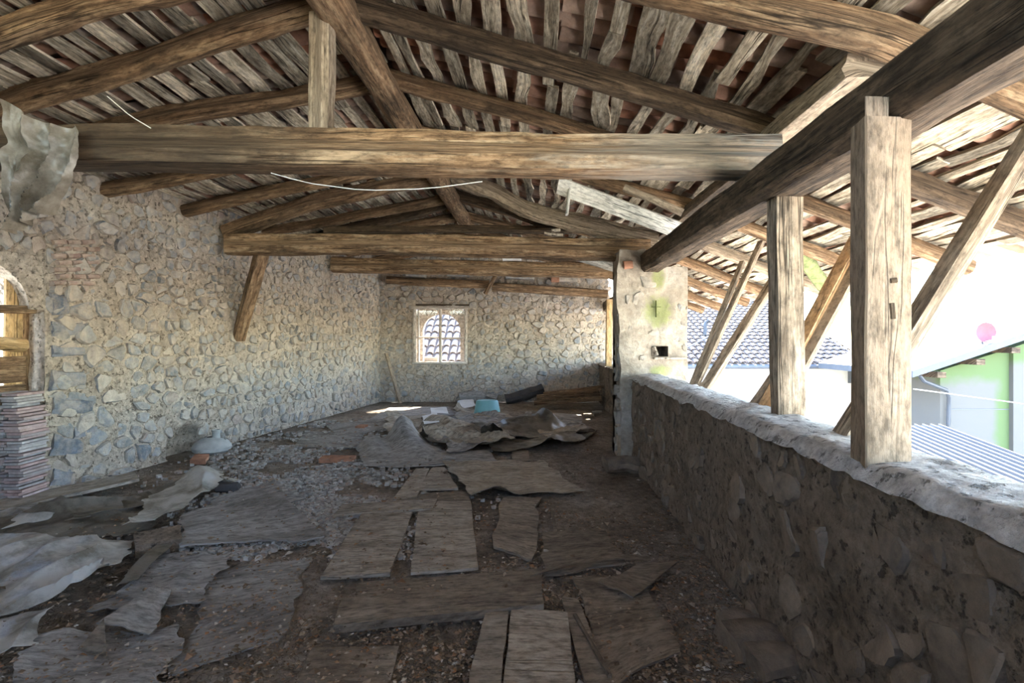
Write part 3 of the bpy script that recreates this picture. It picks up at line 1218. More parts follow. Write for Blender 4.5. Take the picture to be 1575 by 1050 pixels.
tiles = []
y = Y_NEAR
while y < Y_FAR + .4:
    o = -6.1
    while o < EAVE_O - .1:
        left = o < RIDGE_O
        s_ = S_LEFT if left else (-S_EAVE if o > PLATE_O - .1 else -S_RIGHT)
        x = o + K * y
        if x > left_x(y) - .3 and not (RIDGE_O - .35 < o < RIDGE_O + .02):
            jy = U(-.025, .025)
            c = Vector((x, y + jy, roofz(x, y) + .225 + U(-.02, .015)))
            ax = Vector((1, U(-.06, .06), s_)).normalized()
            u0, v0 = px(c)
            vis = c.y > 1 and -80 < u0 < 1650 and -80 < v0
            tiles.append((c.y if vis else 99, c, ax))
        o += .37
    y += .185
tiles.sort(key=lambda t: t[0])
rest = MB()
share = None
for i, (d, c, ax) in enumerate(tiles):
    side = ax.cross(Vector((0, 0, 1))).normalized()
    nrm = side.cross(ax)
    if i < 290 and d < 90:
        b = MB()
        coppo(b, c, ax, side, nrm, .092, .078, .44, up=True)
        b.build('roof_tile', 'tile', ceiling, origin=tuple(c), angle=50)
    else:
        coppo(rest, c, ax, side, nrm, .092, .078, .44, seg=5, up=True)
tag(rest.build('far_roof_tiles', 'tile', ceiling, origin=(0, 8, 4.1), angle=50), kind='stuff')


# ------------------------------------------------------------------ timbers of the roof
def ridge_x(y):
    return RIDGE_O + K * y


timber('ridge_beam', [(ridge_x(.5), .5, 3.80), (ridge_x(3.4), 3.4, 3.80), (ridge_x(7), 7, 3.80), (ridge_x(12.9), 12.9, 3.80)], .25, .25, 'log',
       'thick rough ridge log running away under the highest line of the roof', 'beam', e=2.6, rough=.02, n=40)

B1L, B1R = P(-420, 224, 3.42), P(1188, 244, 3.62)
timber('tie_beam', [B1L, P(300, 230, 3.5), P(700, 238, 3.56), B1R], .27, .272, 'tiebeam',
       'nearest and largest hewn tie beam, dark at its left end, spanning the whole loft', 'beam', e=5, rough=.012, n=44, seed=0)
timber('tie_beam', [P(352, 376, 7.6), P(620, 376, 7.45), P(998, 386, 7.1)], .27, .30, 'beam',
       'second hewn tie beam from the front, resting on the mossy pillar top', 'beam', e=5, rough=.014, n=34)
timber('tie_beam', [P(512, 407, 10.6), P(946, 417, 10.4)], .27, .30, 'beam',
       'third tie beam from the front, just behind and below the second one', 'beam', e=4, rough=.014, n=26)
timber('wall_log', [P(595, 431, 12.72), P(752, 438, 12.72)], .17, .19, 'log',
       'left of two pale logs laid along the top of the far wall above the window', 'beam', e=2.6, rough=.02)
timber('wall_log', [P(757, 441, 12.7), P(934, 452, 12.66)], .18, .2, 'log',
       'right of two logs laid along the top of the far wall, ending near the opening', 'beam', e=2.6, rough=.02)
timber('prop_stub', [P(746, 452, 12.6), P(762, 424, 12.6)], .12, .1, 'log',
       'short forked stub of wood standing between the two far wall logs', 'stick', e=2.5, rough=.02)
for (u, v, w, h, lab) in ((640, 421, 30, 10, 'left'), (705, 420, 34, 9, 'second from left'), (800, 424, 44, 10, 'middle'), (868, 428, 40, 10, 'right')):
    b = MB()
    loft(b, [P(u - w / 2, v, 12.75), P(u + w / 2, v + 1.5, 12.75)], .2, .15, e=3, rough=.02, n=6)
    tag(b.build('wall_top_stone', 'stone'), 'flat grey stone on the far wall top, %s of four' % lab, 'stone', 'stones on the far wall top')
b = MB()
loft(b, [P(848, 430, 12.6), P(860, 430, 12.6)], .1, .12, e=4, rough=.01, n=3)
tag(b.build('red_brick', 'terra'), 'single red brick wedged on the far wall top between grey stones', 'brick')

timber('king_post', [P(495, 209, 3.52), P(497, 28, 3.52)], .155, .15, 'grey',
       'short upright king post standing on the nearest tie beam under the ridge', 'post', e=5, rough=.012)
timber('king_post', [P(671, 352, 7.55), P(671, 288, 7.55)], .15, .12, 'grey',
       'left paler one of the two king posts standing on the second tie beam', 'post', e=5, rough=.01)
timber('king_post', [P(694, 352, 7.65), P(694, 286, 7.65)], .2, .16, 'darkbeam',
       'right darker one of the two king posts standing on the second tie beam', 'post', e=4, rough=.012)
timber('truss_log', [P(346, 358, 7.62), P(480, 312, 7.6), P(585, 287, 7.58), P(690, 268, 7.55)], .22, .24, 'log',
       'thick left principal rafter rising from the wall end of the second tie beam', 'beam', e=3, rough=.02, n=26)
timber('truss_log', [P(700, 272, 7.5), P(765, 297, 7.45), P(810, 322, 7.4), P(880, 342, 7.3), P(1010, 372, 7.15)], .22, .25, 'grey',
       'crooked grey right principal rafter of the second truss with a stripped reddish edge', 'beam', e=2.6, rough=.03, n=30)
timber('truss_log', [P(500, 354, 8.3), P(700, 352, 8.3), P(880, 354, 8.2)], .16, .12, 'darkbeam',
       'dark low log lying behind the second tie beam under the king posts', 'beam', e=2.6, rough=.02)
timber('truss_log', [P(700, 300, 8.4), P(770, 318, 8.4), P(860, 352, 8.3)], .15, .16, 'darkbeam',
       'dark crooked log slanting down right behind the grey crooked rafter', 'beam', e=2.6, rough=.03)
timber('brace', [P(404, 388, 7.62), P(366, 522, 8.02)], .2, .12, 'log',
       'slanting brown brace from the second tie beam down into the left stone wall', 'brace', e=5, rough=.012)


def rafter(u1, v1, u2, v2, w, h, label, m='log', left=True, e=2.5, crook=.05):
    a, b = hit(u1, v1), hit(u2, v2)
    d = (b - a)
    k = d.y / d.x

    def at(x):
        y = a.y + k * (x - a.x)
        return y
    pts = []
    if left:
        x0 = a.x
        for _ in range(8):
            x0 = left_x(at(x0)) - .35
        x1 = b.x
        for _ in range(8):
            x1 = ridge_x(at(x1)) - .02
        xs = [x0 + (x1 - x0) * i / 5 for i in range(6)]
    else:
        x0 = a.x
        for _ in range(8):
            x0 = ridge_x(at(x0)) + .02
        xp = PLATE_O + K * at(b.x)
        xe = EAVE_O - .06 + K * at(b.x)
        xs = [x0 + (xp - x0) * i / 4 for i in range(5)] + [xp + (xe - xp) * i / 3 for i in range(1, 4)]
    for x in xs:
        y = at(x) if (left or x < xs[4] + .01) else at(xs[4])
        pts.append(Vector((x, y, roofz(x, y) - .01)))
    return timber('rafter', pts, w, h, m, label, 'beam', e=e, rough=.018, n=30, crook=crook, taper=.9)


rafter(0, 57, 200, 3, .16, .17, 'round log rafter at the upper left corner, nearest on the left roof slope')
rafter(0, 172, 450, 18, .18, .19, 'long brown log rafter rising from the hanging plastic to the ridge')
rafter(300, 177, 540, 132, .17, .18, 'yellowish log rafter passing behind the nearest king post')
rafter(180, 287, 330, 263, .17, .17, 'log rafter resting on the broken left wall top just behind the nearest tie beam')
rafter(305, 318, 500, 276, .17, .17, 'thin log rafter on the left wall between the two front trusses')
rafter(500, 362, 655, 322, .18, .18, 'dark log rafter seen behind the left principal rafter of the second truss', 'darkbeam')
rafter(1060, -15, 1310, 50, .19, .2, 'thick log rafter at the top right, nearest on the right roof slope', 'log', False)
rafter(560, 14, 1165, 190, .15, .16, 'long dark straight rafter crossing the right roof slope above the nearest tie beam', 'darkbeam', False, e=4, crook=.02)
rafter(630, 128, 895, 203, .15, .15, 'slim rafter with a split orange edge vanishing behind the nearest tie beam', 'log', False)
rafter(940, 280, 1040, 307, .15, .15, 'brown rafter on the right slope behind the pale slanting plank', 'log', False)
for y_, lab in ((8.6, 'first'), (9.9, 'second'), (11.3, 'third'), (12.5, 'fourth')):
    for sd in (0, 1):
        xs = [left_x(y_) - .05, -2.5, ridge_x(y_)] if sd == 0 else [ridge_x(y_), .4, PLATE_O + K * y_, EAVE_O - .06 + K * y_]
        timber('rafter', [(x, y_, roofz(x, y_) - .01) for x in xs], .16, .16, 'log',
               '%s thin rafter of the far %s roof slope counted from behind the second tie beam' % (lab, ('left', 'right')[sd]), 'beam', e=2.5, rough=.018, crook=.04)
y_ = 7.25
timber('rafter', [(x, y_, roofz(x, y_) - .01) for x in (PLATE_O + K * y_ - .3, PLATE_O + K * y_, EAVE_O - .06 + K * y_)], .15, .15, 'grey',
       'pale rafter tail jutting out over the opening just past the mossy pillar', 'beam', e=3, rough=.018)

# eave beam on posts, wall plates
ez0, ez1 = 2.43, 2.68


def orel(o, y, z):
    return Vector((o + K * y, y, z))


timber('eave_beam', [orel(1.475, -2.5, 2.555), orel(1.475, 1, 2.555), orel(1.475, 4, 2.555), orel(1.475, 7.1, 2.555)], .27, .25, 'darkbeam',
       'massive dark hewn eave beam on the posts, running from top right to the pillar', 'beam', e=7, rough=.012, n=60, ring=16)
timber('wall_plate', [orel(1.80, 2.72, 3.03), orel(1.80, 3.9, 3.03)], .36, .13, 'grey',
       'flat split plate beam with a sawn end above the eave beam', 'beam', e=6, rough=.012)
timber('wall_plate', [orel(1.80, 3.92, 3.03), orel(1.80, 7.3, 3.03)], .24, .13, 'darkbeam',
       'plate beam under the rafter ends, behind the nearest tie beam', 'beam', e=5, rough=.012)
timber('eave_beam', [(2.00, 7.1, 2.52), (2.20, 9.5, 2.42), (2.34, 12.8, 2.36)], .22, .24, 'log',
       'short rough eave beam beyond the pillar, reaching the far wall', 'beam', e=4, rough=.015)
timber('strut_post', [P(1418, 80, 2.3), P(1418, -120, 2.3)], .075, .08, 'darkbeam',
       'short dark upright between the eave beam and the roof at the top right', 'post', e=6, rough=.004)


def post_hexa(mb, b4, z0, z1, lean=(0, 0), n=10, seed=0, rough=.004):
    V, Q, UVS = [], [], []
    ring = []
    for a, b in zip(b4, b4[1:] + b4[:1]):
        for t in (0.04, .5, .96):
            ring.append((a[0] + (b[0] - a[0]) * t, a[1] + (b[1] - a[1]) * t))
    m = len(ring)
    per = 0
    for i in range(n + 1):
        t = i / n
        z = z0 + (z1 - z0) * t
        for j, (x, y) in enumerate(ring):
            q = rough * nz(z * 3, j * 1.7, seed)
            q2 = rough * nz(z * 3, j * 1.7, seed + 9)
            V.append((x + lean[0] * t + q, y + lean[1] * t + q2, z))
            UVS.append((z + seed, j * .06 + seed))
    for i in range(n):
        for j in range(m):
            p, q = i * m + j, i * m + (j + 1) % m
            Q.append((p, q, q + m, p + m))
    Q.append(tuple(range(m - 1, -1, -1)))
    Q.append(tuple(n * m + j for j in range(m)))
    mb.add(V, Q, UVS)


pz = PZ + .015
A_, B_, C_, D_ = (1.325, 1.95), (1.512, 1.965), (1.532, 2.09), (1.348, 2.075)
root = empty('eave_post', (1.42, 2.0, pz), 'smooth sawn square post with a knot, nearest on the right parapet', 'post')
b = MB()
post_hexa(b, [A_, B_, C_, D_], pz - .03, 2.432, seed=3)
b.build('shaft', 'post', root)
b = MB()
post_hexa(b, [A_, (1.418, 1.957), (1.418, 1.985), (1.345, 1.985)], 2.432, 2.505, seed=3, n=3)
b.build('tenon', 'post', root)
b = MB()
kc = P(1373, 478, 1.952)
loft(b, [kc + Vector((0, .012, .03)), kc + Vector((.006, .012, -.03))], .018, .03, e=2, rough=.01, n=4)
b.build('knot', 'darkbeam', root)
b = MB()
kc = P(1377, 432, 1.952)
loft(b, [kc + Vector((-.012, .012, 0)), kc + Vector((.012, .012, .003))], .012, .03, e=2, rough=.01, n=3)
b.build('knot', 'darkbeam', root)
b = MB()
post_hexa(b, [(1.570, 3.06), (1.738, 3.07), (1.752, 3.20), (1.582, 3.19)], pz - .03, 2.432, lean=(-.02, 0), seed=8, rough=.012, n=16)
tag(b.build('eave_post', 'grey'), 'old cracked square post with a dark left face, second on the right parapet', 'post')
b = MB()
post_hexa(b, [(1.862, 10.3), (1.975, 10.3), (1.975, 10.4), (1.862, 10.4)], 1.03, 2.36, lean=(.02, 0), seed=12)
tag(b.build('eave_post', 'yellow'), 'slim pale post on the far parapet beyond the mossy pillar', 'post')

# struts from the parapet out to the rafter tails
timber('strut', [P(1061, 600, 5.34), P(1142, 403, 6.0)], .055, .05, 'grey', 'left of two thin battens propped side by side beside the pillar', 'strut', e=7, rough=.004)
timber('strut', [P(1066, 601, 5.30), P(1171, 372, 6.0)], .07, .05, 'grey', 'right longer one of two thin battens propped side by side beside the pillar', 'strut', e=7, rough=.004)
timber('strut', [P(1080, 604, 5.2), P(1192, 428, 6.0)], .11, .07, 'grey', 'pale weathered board strut leaning out behind the cracked post', 'strut', e=7, rough=.006)
timber('strut', [P(1176, 632, 3.55), P(1322, 356, 4.75)], .10, .06, 'fresh', 'orange brown strut leaning out between the two front posts', 'strut', e=7, rough=.004)
timber('strut', [P(1188, 636, 3.5), P(1342, 358, 4.8)], .13, .06, 'post', 'pale strut just behind the orange strut between the two front posts', 'strut', e=7, rough=.004)
timber('strut', [P(1158, 634, 3.62), P(1200, 570, 3.8)], .09, .07, 'grey', 'broken strut foot at the left base of the cracked post', 'strut', e=4, rough=.012)
timber('strut', [P(1290, 690, 2.52), P(1604, 184, 2.75)], .10, .09, 'grey', 'long pale strut leaning out to the right behind the smooth post', 'strut', e=8, rough=.004)
b = MB()
loft(b, [P(1256, 676, 2.7), P(1296, 680, 2.62)], .12, .06, e=3, rough=.02, n=5)
tag(b.build('loose_stone', 'pstone'), 'small broken stone on the parapet between the two front posts', 'stone')

M['moss'] = simple('mossy_bark', (.17, .20, .085), .95, .5, 14)
timber('mossy_log', [P(1226, 378, 6.0), P(1252, 420, 6.3), P(1280, 452, 6.5)], .17, .17, 'moss', 'short moss covered log end under the eave between the two posts', 'beam', e=2.3, rough=.02)

# pale slanting plank and stub, odd boards under the roof
pa, pb = P(858, 285, 5.9), P(1048, 356, 6.0)
b = MB()
plank(b, [pa, pb], .20, .03, 3.0, .004, 10, Vector((.12, -.7, .75)))
tag(b.build('pale_plank', 'pale'), 'pale blue grey painted plank slanting down to the eave behind the nearest tie beam', 'plank')
timber('hanger', [P(872, 330, 5.95), P(878, 268, 5.95)], .11, .03, 'pale', 'short pale board hanging from the pale slanting plank', 'board', e=7, rough=.003)
b = MB()
plank(b, [P(884, 394, 8.5), P(955, 415, 8.4)], .16, .03, 7.0, .004, 6, Vector((.1, -.7, .6)))
tag(b.build('pale_plank', 'pale'), 'short pale plank poking out under the second tie beam beside the pillar', 'plank')
timber('batten', [P(1050, 327, 5.5), P(960, 288, 5.6)], .08, .08, 'grey', 'thin pole above the pale slanting plank near the eave', 'stick', e=2.3, rough=.006)

# things lying on beams
for i, (u, v, w, lab) in enumerate(((843, 359, 12, 'left'), (855, 355, 13, 'top'), (857, 361, 18, 'right'))):
    b = MB()
    loft(b, [P(u - w / 2, v, 7.25), P(u + w / 2, v + U(-2, 2), 7.25)], .09, .045, e=2.6, rough=.02, n=5)
    tag(b.build('stone_chip', 'mortar'), '%s one of three pale stone chips on top of the second tie beam' % lab, 'stone', 'chips on the second tie beam')
b = MB()
loft(b, [P(773, 397, 10.35), P(802, 397, 10.35)], .15, .1, e=2.8, rough=.02, n=6)
tag(b.build('white_stone', 'paper'), 'whitish loose stone lying on the third tie beam', 'stone')


def tube(mb, pts, r, seg=6):
    loft(mb, pts, 2 * r, 2 * r, e=2, ring=seg, rough=0, n=max(6, len(pts) * 2))


b = MB()
tube(b, [P(417, 266, 3.33), P(470, 281, 3.33), P(560, 293, 3.33), P(660, 290, 3.33), P(742, 279, 3.36)], .003)
tag(b.build('cord', 'cord'), 'thin white cord sagging below the nearest tie beam', 'cord')
b = MB()
tube(b, [P(165, 148, 3.3), P(200, 178, 3.3), P(232, 197, 3.32)], .003)
tag(b.build('cord', 'cord'), 'short thin cord end hanging above the left of the nearest tie beam', 'cord')

# ------------------------------------------------------------------ far window
win = bpy.data.objects.new('window_1', None)
COL.objects.link(win)
gx0, gx1 = OB.x + wc0, OB.x + wc1
win.location = ((gx0 + gx1) / 2, Y_FAR, wz0)
tag(win, kind='structure')


def wpx(u):
    return (u - CX) * Y_FAR / F


def wpz(v):
    return EYE + (HY - v) * Y_FAR / F


yf = Y_FAR - .03
for (x0, x1, z0, z1, nm) in ((wpx(635), wpx(641), wpz(556), wpz(475), 'frame_stile'), (wpx(714), wpx(719), wpz(556), wpz(475), 'frame_stile'),
                             (wpx(633), wpx(720), wpz(476), wpz(470.5), 'frame_head'), (wpx(635), wpx(719), wpz(560), wpz(556), 'window_sill'),
                             (wpx(675.5), wpx(680), wpz(556), wpz(475), 'mullion'), (wpx(641), wpx(675.5), wpz(520), wpz(517.5), 'transom'),
                             (wpx(680), wpx(714), wpz(521), wpz(518.5), 'transom'), (wpx(643), wpx(645.5), wpz(556), wpz(475), 'sash_stile')):
    b = MB()
    vert = (z1 - z0) > (x1 - x0)
    p0, p1 = (((x0 + x1) / 2, yf, z0), ((x0 + x1) / 2, yf, z1)) if vert else ((x0, yf, (z0 + z1) / 2), (x1, yf, (z0 + z1) / 2))
    ww, hh = (x1 - x0, .06) if vert else (.06, z1 - z0)
    loft(b, [p0, p1], ww, hh, e=7, rough=.003, ring=8, n=6, up=Vector((0, 1, 0)) if vert else Vector((0, 0, 1)))
    b.build(nm, 'winframe', win)
for (u0, u1, v0, v1) in ((641, 675.5, 476, 517.5), (680, 714, 476, 518.5), (641, 675.5, 520, 556), (680, 714, 521, 556)):
    b = MB()
    b.box((wpx(u0), yf - .002, wpz(v1)), (wpx(u1), yf + .002, wpz(v0)))
    b.build('pane', 'glass', win, smooth=False)
# splayed masonry and the round-arched outer opening
b = MB()
ax0, ax1, az1 = wpx(648), wpx(706.5), wpz(482)
ar = (ax1 - ax0) / 2
acx, asz = (ax0 + ax1) / 2, az1 - ar * .9
arch = [(ax0, wz0)]
for i in range(15):
    t = math.pi - math.pi * i / 14
    arch.append((acx + ar * math.cos(t), asz + .9 * ar * math.sin(t)))
arch.append((ax1, wz0))
# matching points on the outer rectangle
rect = []
for (x, z) in arch:
    dx, dz = x - acx, z - asz
    if z <= wz0 + 1e-6:
        rect.append((gx0 if dx < 0 else gx1, wz0))
        continue
    k = 1e9
    if dx < -1e-6:
        k = min(k, (gx0 - acx) / dx)
    if dx > 1e-6:
        k = min(k, (gx1 - acx) / dx)
    if dz > 1e-6:
        k = min(k, (wz1 - asz) / dz)
    rect.append((acx + dx * k, asz + dz * k))
V = [(x, Y_FAR + .16, z) for x, z in rect] + [(x, Y_FAR + .24, z) for x, z in arch] + [(x, Y_FAR + .45, z) for x, z in arch]
k_ = len(arch)
Q = []
for lv in range(2):
    for i in range(k_ - 1):
        Q.append((lv * k_ + i, lv * k_ + i + 1, (lv + 1) * k_ + i + 1, (lv + 1) * k_ + i))
b.add(V, Q)
b.add([(gx0, Y_FAR + .0, wz0), (gx1, Y_FAR + .0, wz0), (gx1, Y_FAR + .45, wz0 - .02), (gx0, Y_FAR + .45, wz0 - .02)], [(0, 1, 2, 3)])
b.build('arched_reveal', 'mortar', win, angle=30)
b = MB()
loft(b, [P(653, 552, 13.1), P(674, 553, 13.1)], .12, .12, e=2.6, rough=.02, n=5)
tag(b.build('sill_stone', 'stone'), 'grey stone lying on the sill in the lower left of the far window', 'stone')
timber('window_lintel', [(wpx(640), Y_FAR - .01, wpz(468.5)), (wpx(722), Y_FAR - .01, wpz(469))], .08, .035, 'darkbeam',
       'thin dark lintel strip over the far window frame', 'board', e=6, rough=.006)

# ------------------------------------------------------------------ left opening: boards, tile stack, hanging plastic
xo = left_x(4.9) - .36
def door_pt(y, dep, z):
    p = Vector((left_x(y), y, z)) - NL * dep
    return p


def door_board(name, y0, y1, dep, z0, z1, m, label, vertical):
    b = MB()
    if vertical:
        plank(b, [door_pt((y0 + y1) / 2, dep, z0), door_pt((y0 + y1) / 2, dep, z1)], abs(y1 - y0), .03, U(0, 50), .004, 10, DL)
    else:
        plank(b, [door_pt(y0, dep, (z0 + z1) / 2), door_pt(y1, dep, (z0 + z1) / 2)], z1 - z0, .03, U(0, 50), .004, 6, Vector((0, 0, 1)))
    return tag(b.build(name, m), label, 'board')


door_board('shutter_board', 5.02, 5.17, .17, .02, 2.2, 'yellow', 'upright yellowish board nailed across the left doorway', True)
door_board('shutter_board', 5.16, 5.30, .24, .02, 2.06, 'log', 'upright dark board behind the yellowish board, next to the masonry of the left doorway', True)
door_board('door_board', 4.5, 5.19, .13, 1.16, 1.42, 'log', 'upper wide brown board closing the foot of the left doorway above the tile stack', False)
door_board('door_board', 4.5, 5.19, .13, .88, 1.14, 'log', 'middle wide brown board closing the foot of the left doorway', False)
door_board('door_board', 4.5, 5.30, .20, .02, .87, 'log', 'lowest wide brown board of the left doorway, behind the tile stack', False)
b = MB()
prof = [(5.29, 1.88), (5.29, 2.44), (4.54, 2.44)] + [(4.54 + .60 * math.sin(t * math.pi / 20), 1.88 + .50 * math.cos(t * math.pi / 20)) for t in range(11)]
kk = len(prof)
V = [door_pt(y, .02 + .01 * nz(y * 7, z * 7, 1), z) for y, z in prof] + [door_pt(y, .40, z) for y, z in prof]
b.add(V, [tuple(range(kk)), tuple(range(2 * kk - 1, kk - 1, -1))] + [(i, kk + i, kk + (i + 1) % kk, (i + 1) % kk) for i in range(kk)])
ar_ = b.build('arch_plaster', 'mortar', wall_left.obj, smooth=False)
timber('cross_rail', [door_pt(4.6, .06, 1.86), door_pt(5.22, .06, 1.88)], .05, .08, 'log', 'level rough rail crossing the left doorway against the wall', 'board', e=5, rough=.008)
timber('round_billet', [door_pt(4.7, .05, 1.57), door_pt(5.12, .06, 1.52)], .13, .13, 'yellow', 'short pale round billet lodged before the boards of the left doorway', 'stick', e=2.2, rough=.008)
b = MB()
tube(b, [P(-30, 417, 4.9), P(44, 412, 5.15)], .006)
tag(b.build('iron_rod', 'steel'), 'thin dark iron rod across the top of the left doorway', 'rod')

rows = 38
for r_ in range(rows):
    z = .01 + r_ * .0282
    for c_ in range(3):
        x1 = -4.60 - c_ * .155 + U(-.028, .028) - (.03 if r_ > 30 else 0)
        if r_ >= 33 and c_ == 1 and U(0, 1) < .5:
            continue
        y0 = 4.86 + U(-.02, .02)
        b = MB()
        b.box((x1 - .14, y0, z), (x1, y0 + .29, z + U(.019, .024)))
        o = b.build('floor_tile', 'stacktile', smooth=False)
        o.rotation_euler = (U(-.012, .012), U(-.015, .015), U(-.05, .05))
        tag(o, 'flat old terracotta tile lying in the tall stack at the left edge', 'tile', 'flat tiles stacked by the left doorway')

# plastic film hanging from the roof at the upper left
b = MB()
V, Q, UVS = [], [], []
nu, nv = 60, 50
for j in range(nv + 1):
    t = j / nv
    for i in range(nu + 1):
        s_ = i / nu
        ul, ur = 4 - 14 * math.sin(t * 2.6) + 36 * max(0, t - .7), 116 + 6 * math.sin(t * 5) - 50 * max(0, t - .62) * 1.9
        ut = ul + (ur - ul) * (s_ + .03 * math.sin(s_ * 14 + t * 3))
        vt = 153 + 40 * s_ + 12 * math.sin(s_ * 3.1)
        vb = 350 + 12 * math.sin(s_ * 7 + 1) - 70 * max(0, s_ - .45) - 22 * max(0, .3 - s_)
        v = vt + (vb - vt) * t
        w1 = nz(s_ * 2.2, t * 1.2, 1)
        fold = (abs(math.sin(s_ * 9.5 + 1.4 * t + 3 * w1)) - .5) * (.05 + .10 * t) + .06 * nz(s_ * 4, t * 3, 3) + .03 * abs(nz(s_ * 11, t * 7, 3)) + .10 * math.exp(-((t - .30) / .06) ** 2) * (1 - s_) * .6
        V.append(P(ut, v, 3.25) + Vector((0, min(fold, .07), 0)))
        UVS.append((s_, t))
for j in range(nv):
    for i in range(nu):
        p = j * (nu + 1) + i
        Q.append((p, p + nu + 1, p + nu + 2, p + 1))
b.add(V, Q, UVS)
tag(b.build('hanging_film', 'film', angle=50), 'dusty crumpled plastic film hanging from the beam end at the upper left', 'plastic sheet')

# ------------------------------------------------------------------ floor: boards, sheets, rubbish


def quad(*p):
    return [FL(u, v) for u, v in p]


def board(label, pts, m='ply', z0=.012, th=.02, amp=.006, name='floorboard', jag=.008, **kw):
    return sheet(name, label, kw.pop('cat', 'board'), quad(*pts), m, z0=z0, amp=amp, th=th, jag=jag, n=12, mm=10, **kw)


board('pale dusty plank slanting towards the camera, leftmost of the loose floor boards', ((556, 797), (634, 795), (600, 892), (493, 897)), z0=.02, th=.025, m='dust')
board('wide worn board between the pale slanting plank and the leaf litter strip', ((645, 777), (724, 776), (735, 880), (632, 888)), m='dust')
board('ragged edged board right of the dark litter strip below the rolled up sheet', ((775, 770), (831, 770), (823, 864), (752, 848)), jag=.05)
board('dull plank lying crosswise under the foot of the pale slanting plank', ((549, 901), (832, 880), (834, 914), (546, 935)), z0=.004)
board('thick crosswise plank, second from the bottom of the picture', ((526, 938), (832, 918), (837, 949), (513, 982)), z0=.025, th=.045)
board('narrow left half of the pair of boards at the bottom centre', ((748, 948), (783, 948), (769, 1090), (716, 1090)), z0=.03, th=.025, m='dust')
board('broad right half of the pair of boards at the bottom centre', ((786, 949), (874, 957), (886, 1090), (773, 1090)), z0=.03, th=.025, m='dust')
board('narrow split board right of the pair at the bottom centre', ((864, 928), (889, 930), (948, 1080), (906, 1085)), z0=.018)
timber('batten', [FL(884, 945, .05), FL(938, 1040, .05)], .02, .02, 'ply', 'thin stick lying along the narrow split board', 'stick', e=6, rough=.004)
board('large dark worn panel by the foot of the parapet wall at the lower right', ((876, 890), (985, 893), (1045, 1010), (940, 1070)), z0=.006, th=.012, jag=.04)
board('curved scrap of thin board lying over the large dark panel', ((985, 878), (1040, 874), (972, 934), (918, 908)), z0=.03, th=.008, jag=.03, amp=.02)
board('delaminated plywood piece with split layers at the right of the boards', ((833, 823), (930, 822), (962, 872), (838, 890)), z0=.012, th=.012, jag=.03, amp=.012)
board('long curled strip of veneer across the delaminated plywood edge', ((835, 884), (1000, 862), (1002, 868), (815, 893)), z0=.02, th=.006, jag=.01, curl=lambda u, v: .05 * math.sin(u * 3.1))
board('dusty board lying flat at the bottom left of centre', ((480, 1004), (614, 1002), (596, 1080), (440, 1085)), z0=.006)
board('light narrow plank lying crosswise above the pale slanting plank', ((527, 784), (672, 775), (666, 790), (512, 801)), z0=.03, th=.02, m='dust')
board('narrow offcut slanting up from the light crosswise plank', ((640, 724), (661, 724), (640, 771), (604, 773)), z0=.012, m='dust')
board('triangular offcut left of the rippled sheet', ((666, 723), (684, 722), (706, 756), (643, 757)), z0=.014, jag=.02, m='dust')
board('dull strip lying crosswise under the triangular offcut', ((612, 768), (718, 757), (724, 776), (606, 779)), z0=.006)
board('short board lying far right below the crumpled sheets', ((786, 697), (812, 696), (816, 713), (788, 714)), z0=.01)
board('narrow sliver board standing beside the ragged board', ((848, 786), (852, 786), (856, 822), (850, 822)), z0=.01, th=.014)
sheet('rippled_sheet', 'large tan rippled sheet with one curled corner in the middle of the floor', 'sheet',
      quad((680, 717), (836, 716), (900, 763), (726, 772)), 'card', z0=.03, amp=.035, fs=4, th=.008, jag=.05, n=22, mm=16,
      curl=lambda u, v: .10 * max(0, v - .75) * 4 * max(0, 1 - abs(u - .2) * 5) + .07 * max(0, .3 - u) * max(0, v - .2))
sheet('card_sheet', 'flat grey sheet behind the rippled sheet', 'sheet', quad((660, 697), (752, 696), (764, 713), (658, 718)), 'felt', z0=.02, amp=.02)
sheet('card_sheet', 'bent grey sheet with one corner standing up, left of the crumpled heap', 'sheet',
      quad((548, 692), (655, 682), (702, 711), (560, 722)), 'felt', z0=.015, amp=.03, n=40, mm=30, jag=.04,
      curl=lambda u, v: .40 * max(0, 1 - v * 1.15) ** 1.6 * max(0, math.cos(max(-1.57, min(1.57, (u - .66) * 4.6)))) ** 1.5 + .16 * max(0, 1 - v) ** 2 * max(0, math.cos(max(-1.57, min(1.57, (u - .2) * 7)))))
sheet('card_sheet', 'torn curled grey sheet edge beneath the bent sheet', 'sheet', quad((560, 712), (700, 706), (705, 716), (600, 722)), 'felt', z0=.01, amp=.02)
heap = ((668, 676, 742, 668, 762, 694, 690, 700, 'felt', 'grey torn sheet at the front of the crumpled heap, beside the bent sheet', .10),
        (820, 664, 880, 652, 915, 676, 850, 684, 'card', 'tan creased sheet at the right end of the crumpled heap', .11),
        (700, 634, 770, 632, 790, 648, 705, 652, 'card', 'small tan creased sheet touching the teal tub', .06),
        (640, 668, 752, 650, 790, 690, 660, 694, 'card', 'left crumpled brown sheet of the heap before the teal tub', .12),
        (720, 652, 860, 648, 880, 672, 740, 686, 'tarp', 'pale folded sheet at the back of the crumpled heap', .13),
        (740, 672, 860, 668, 902, 690, 756, 700, 'tarp', 'brown folded sheet at the right front of the crumpled heap', .12),
        (660, 646, 760, 640, 800, 662, 690, 668, 'felt', 'flat dusty grey sheet just in front of the teal tub', .06),
        (800, 640, 890, 640, 905, 665, 820, 668, 'felt', 'dusty grey sheet right of the teal tub', .05),
        (590, 648, 650, 640, 660, 668, 596, 672, 'card', 'tan torn sheet left of the crumpled heap', .08))
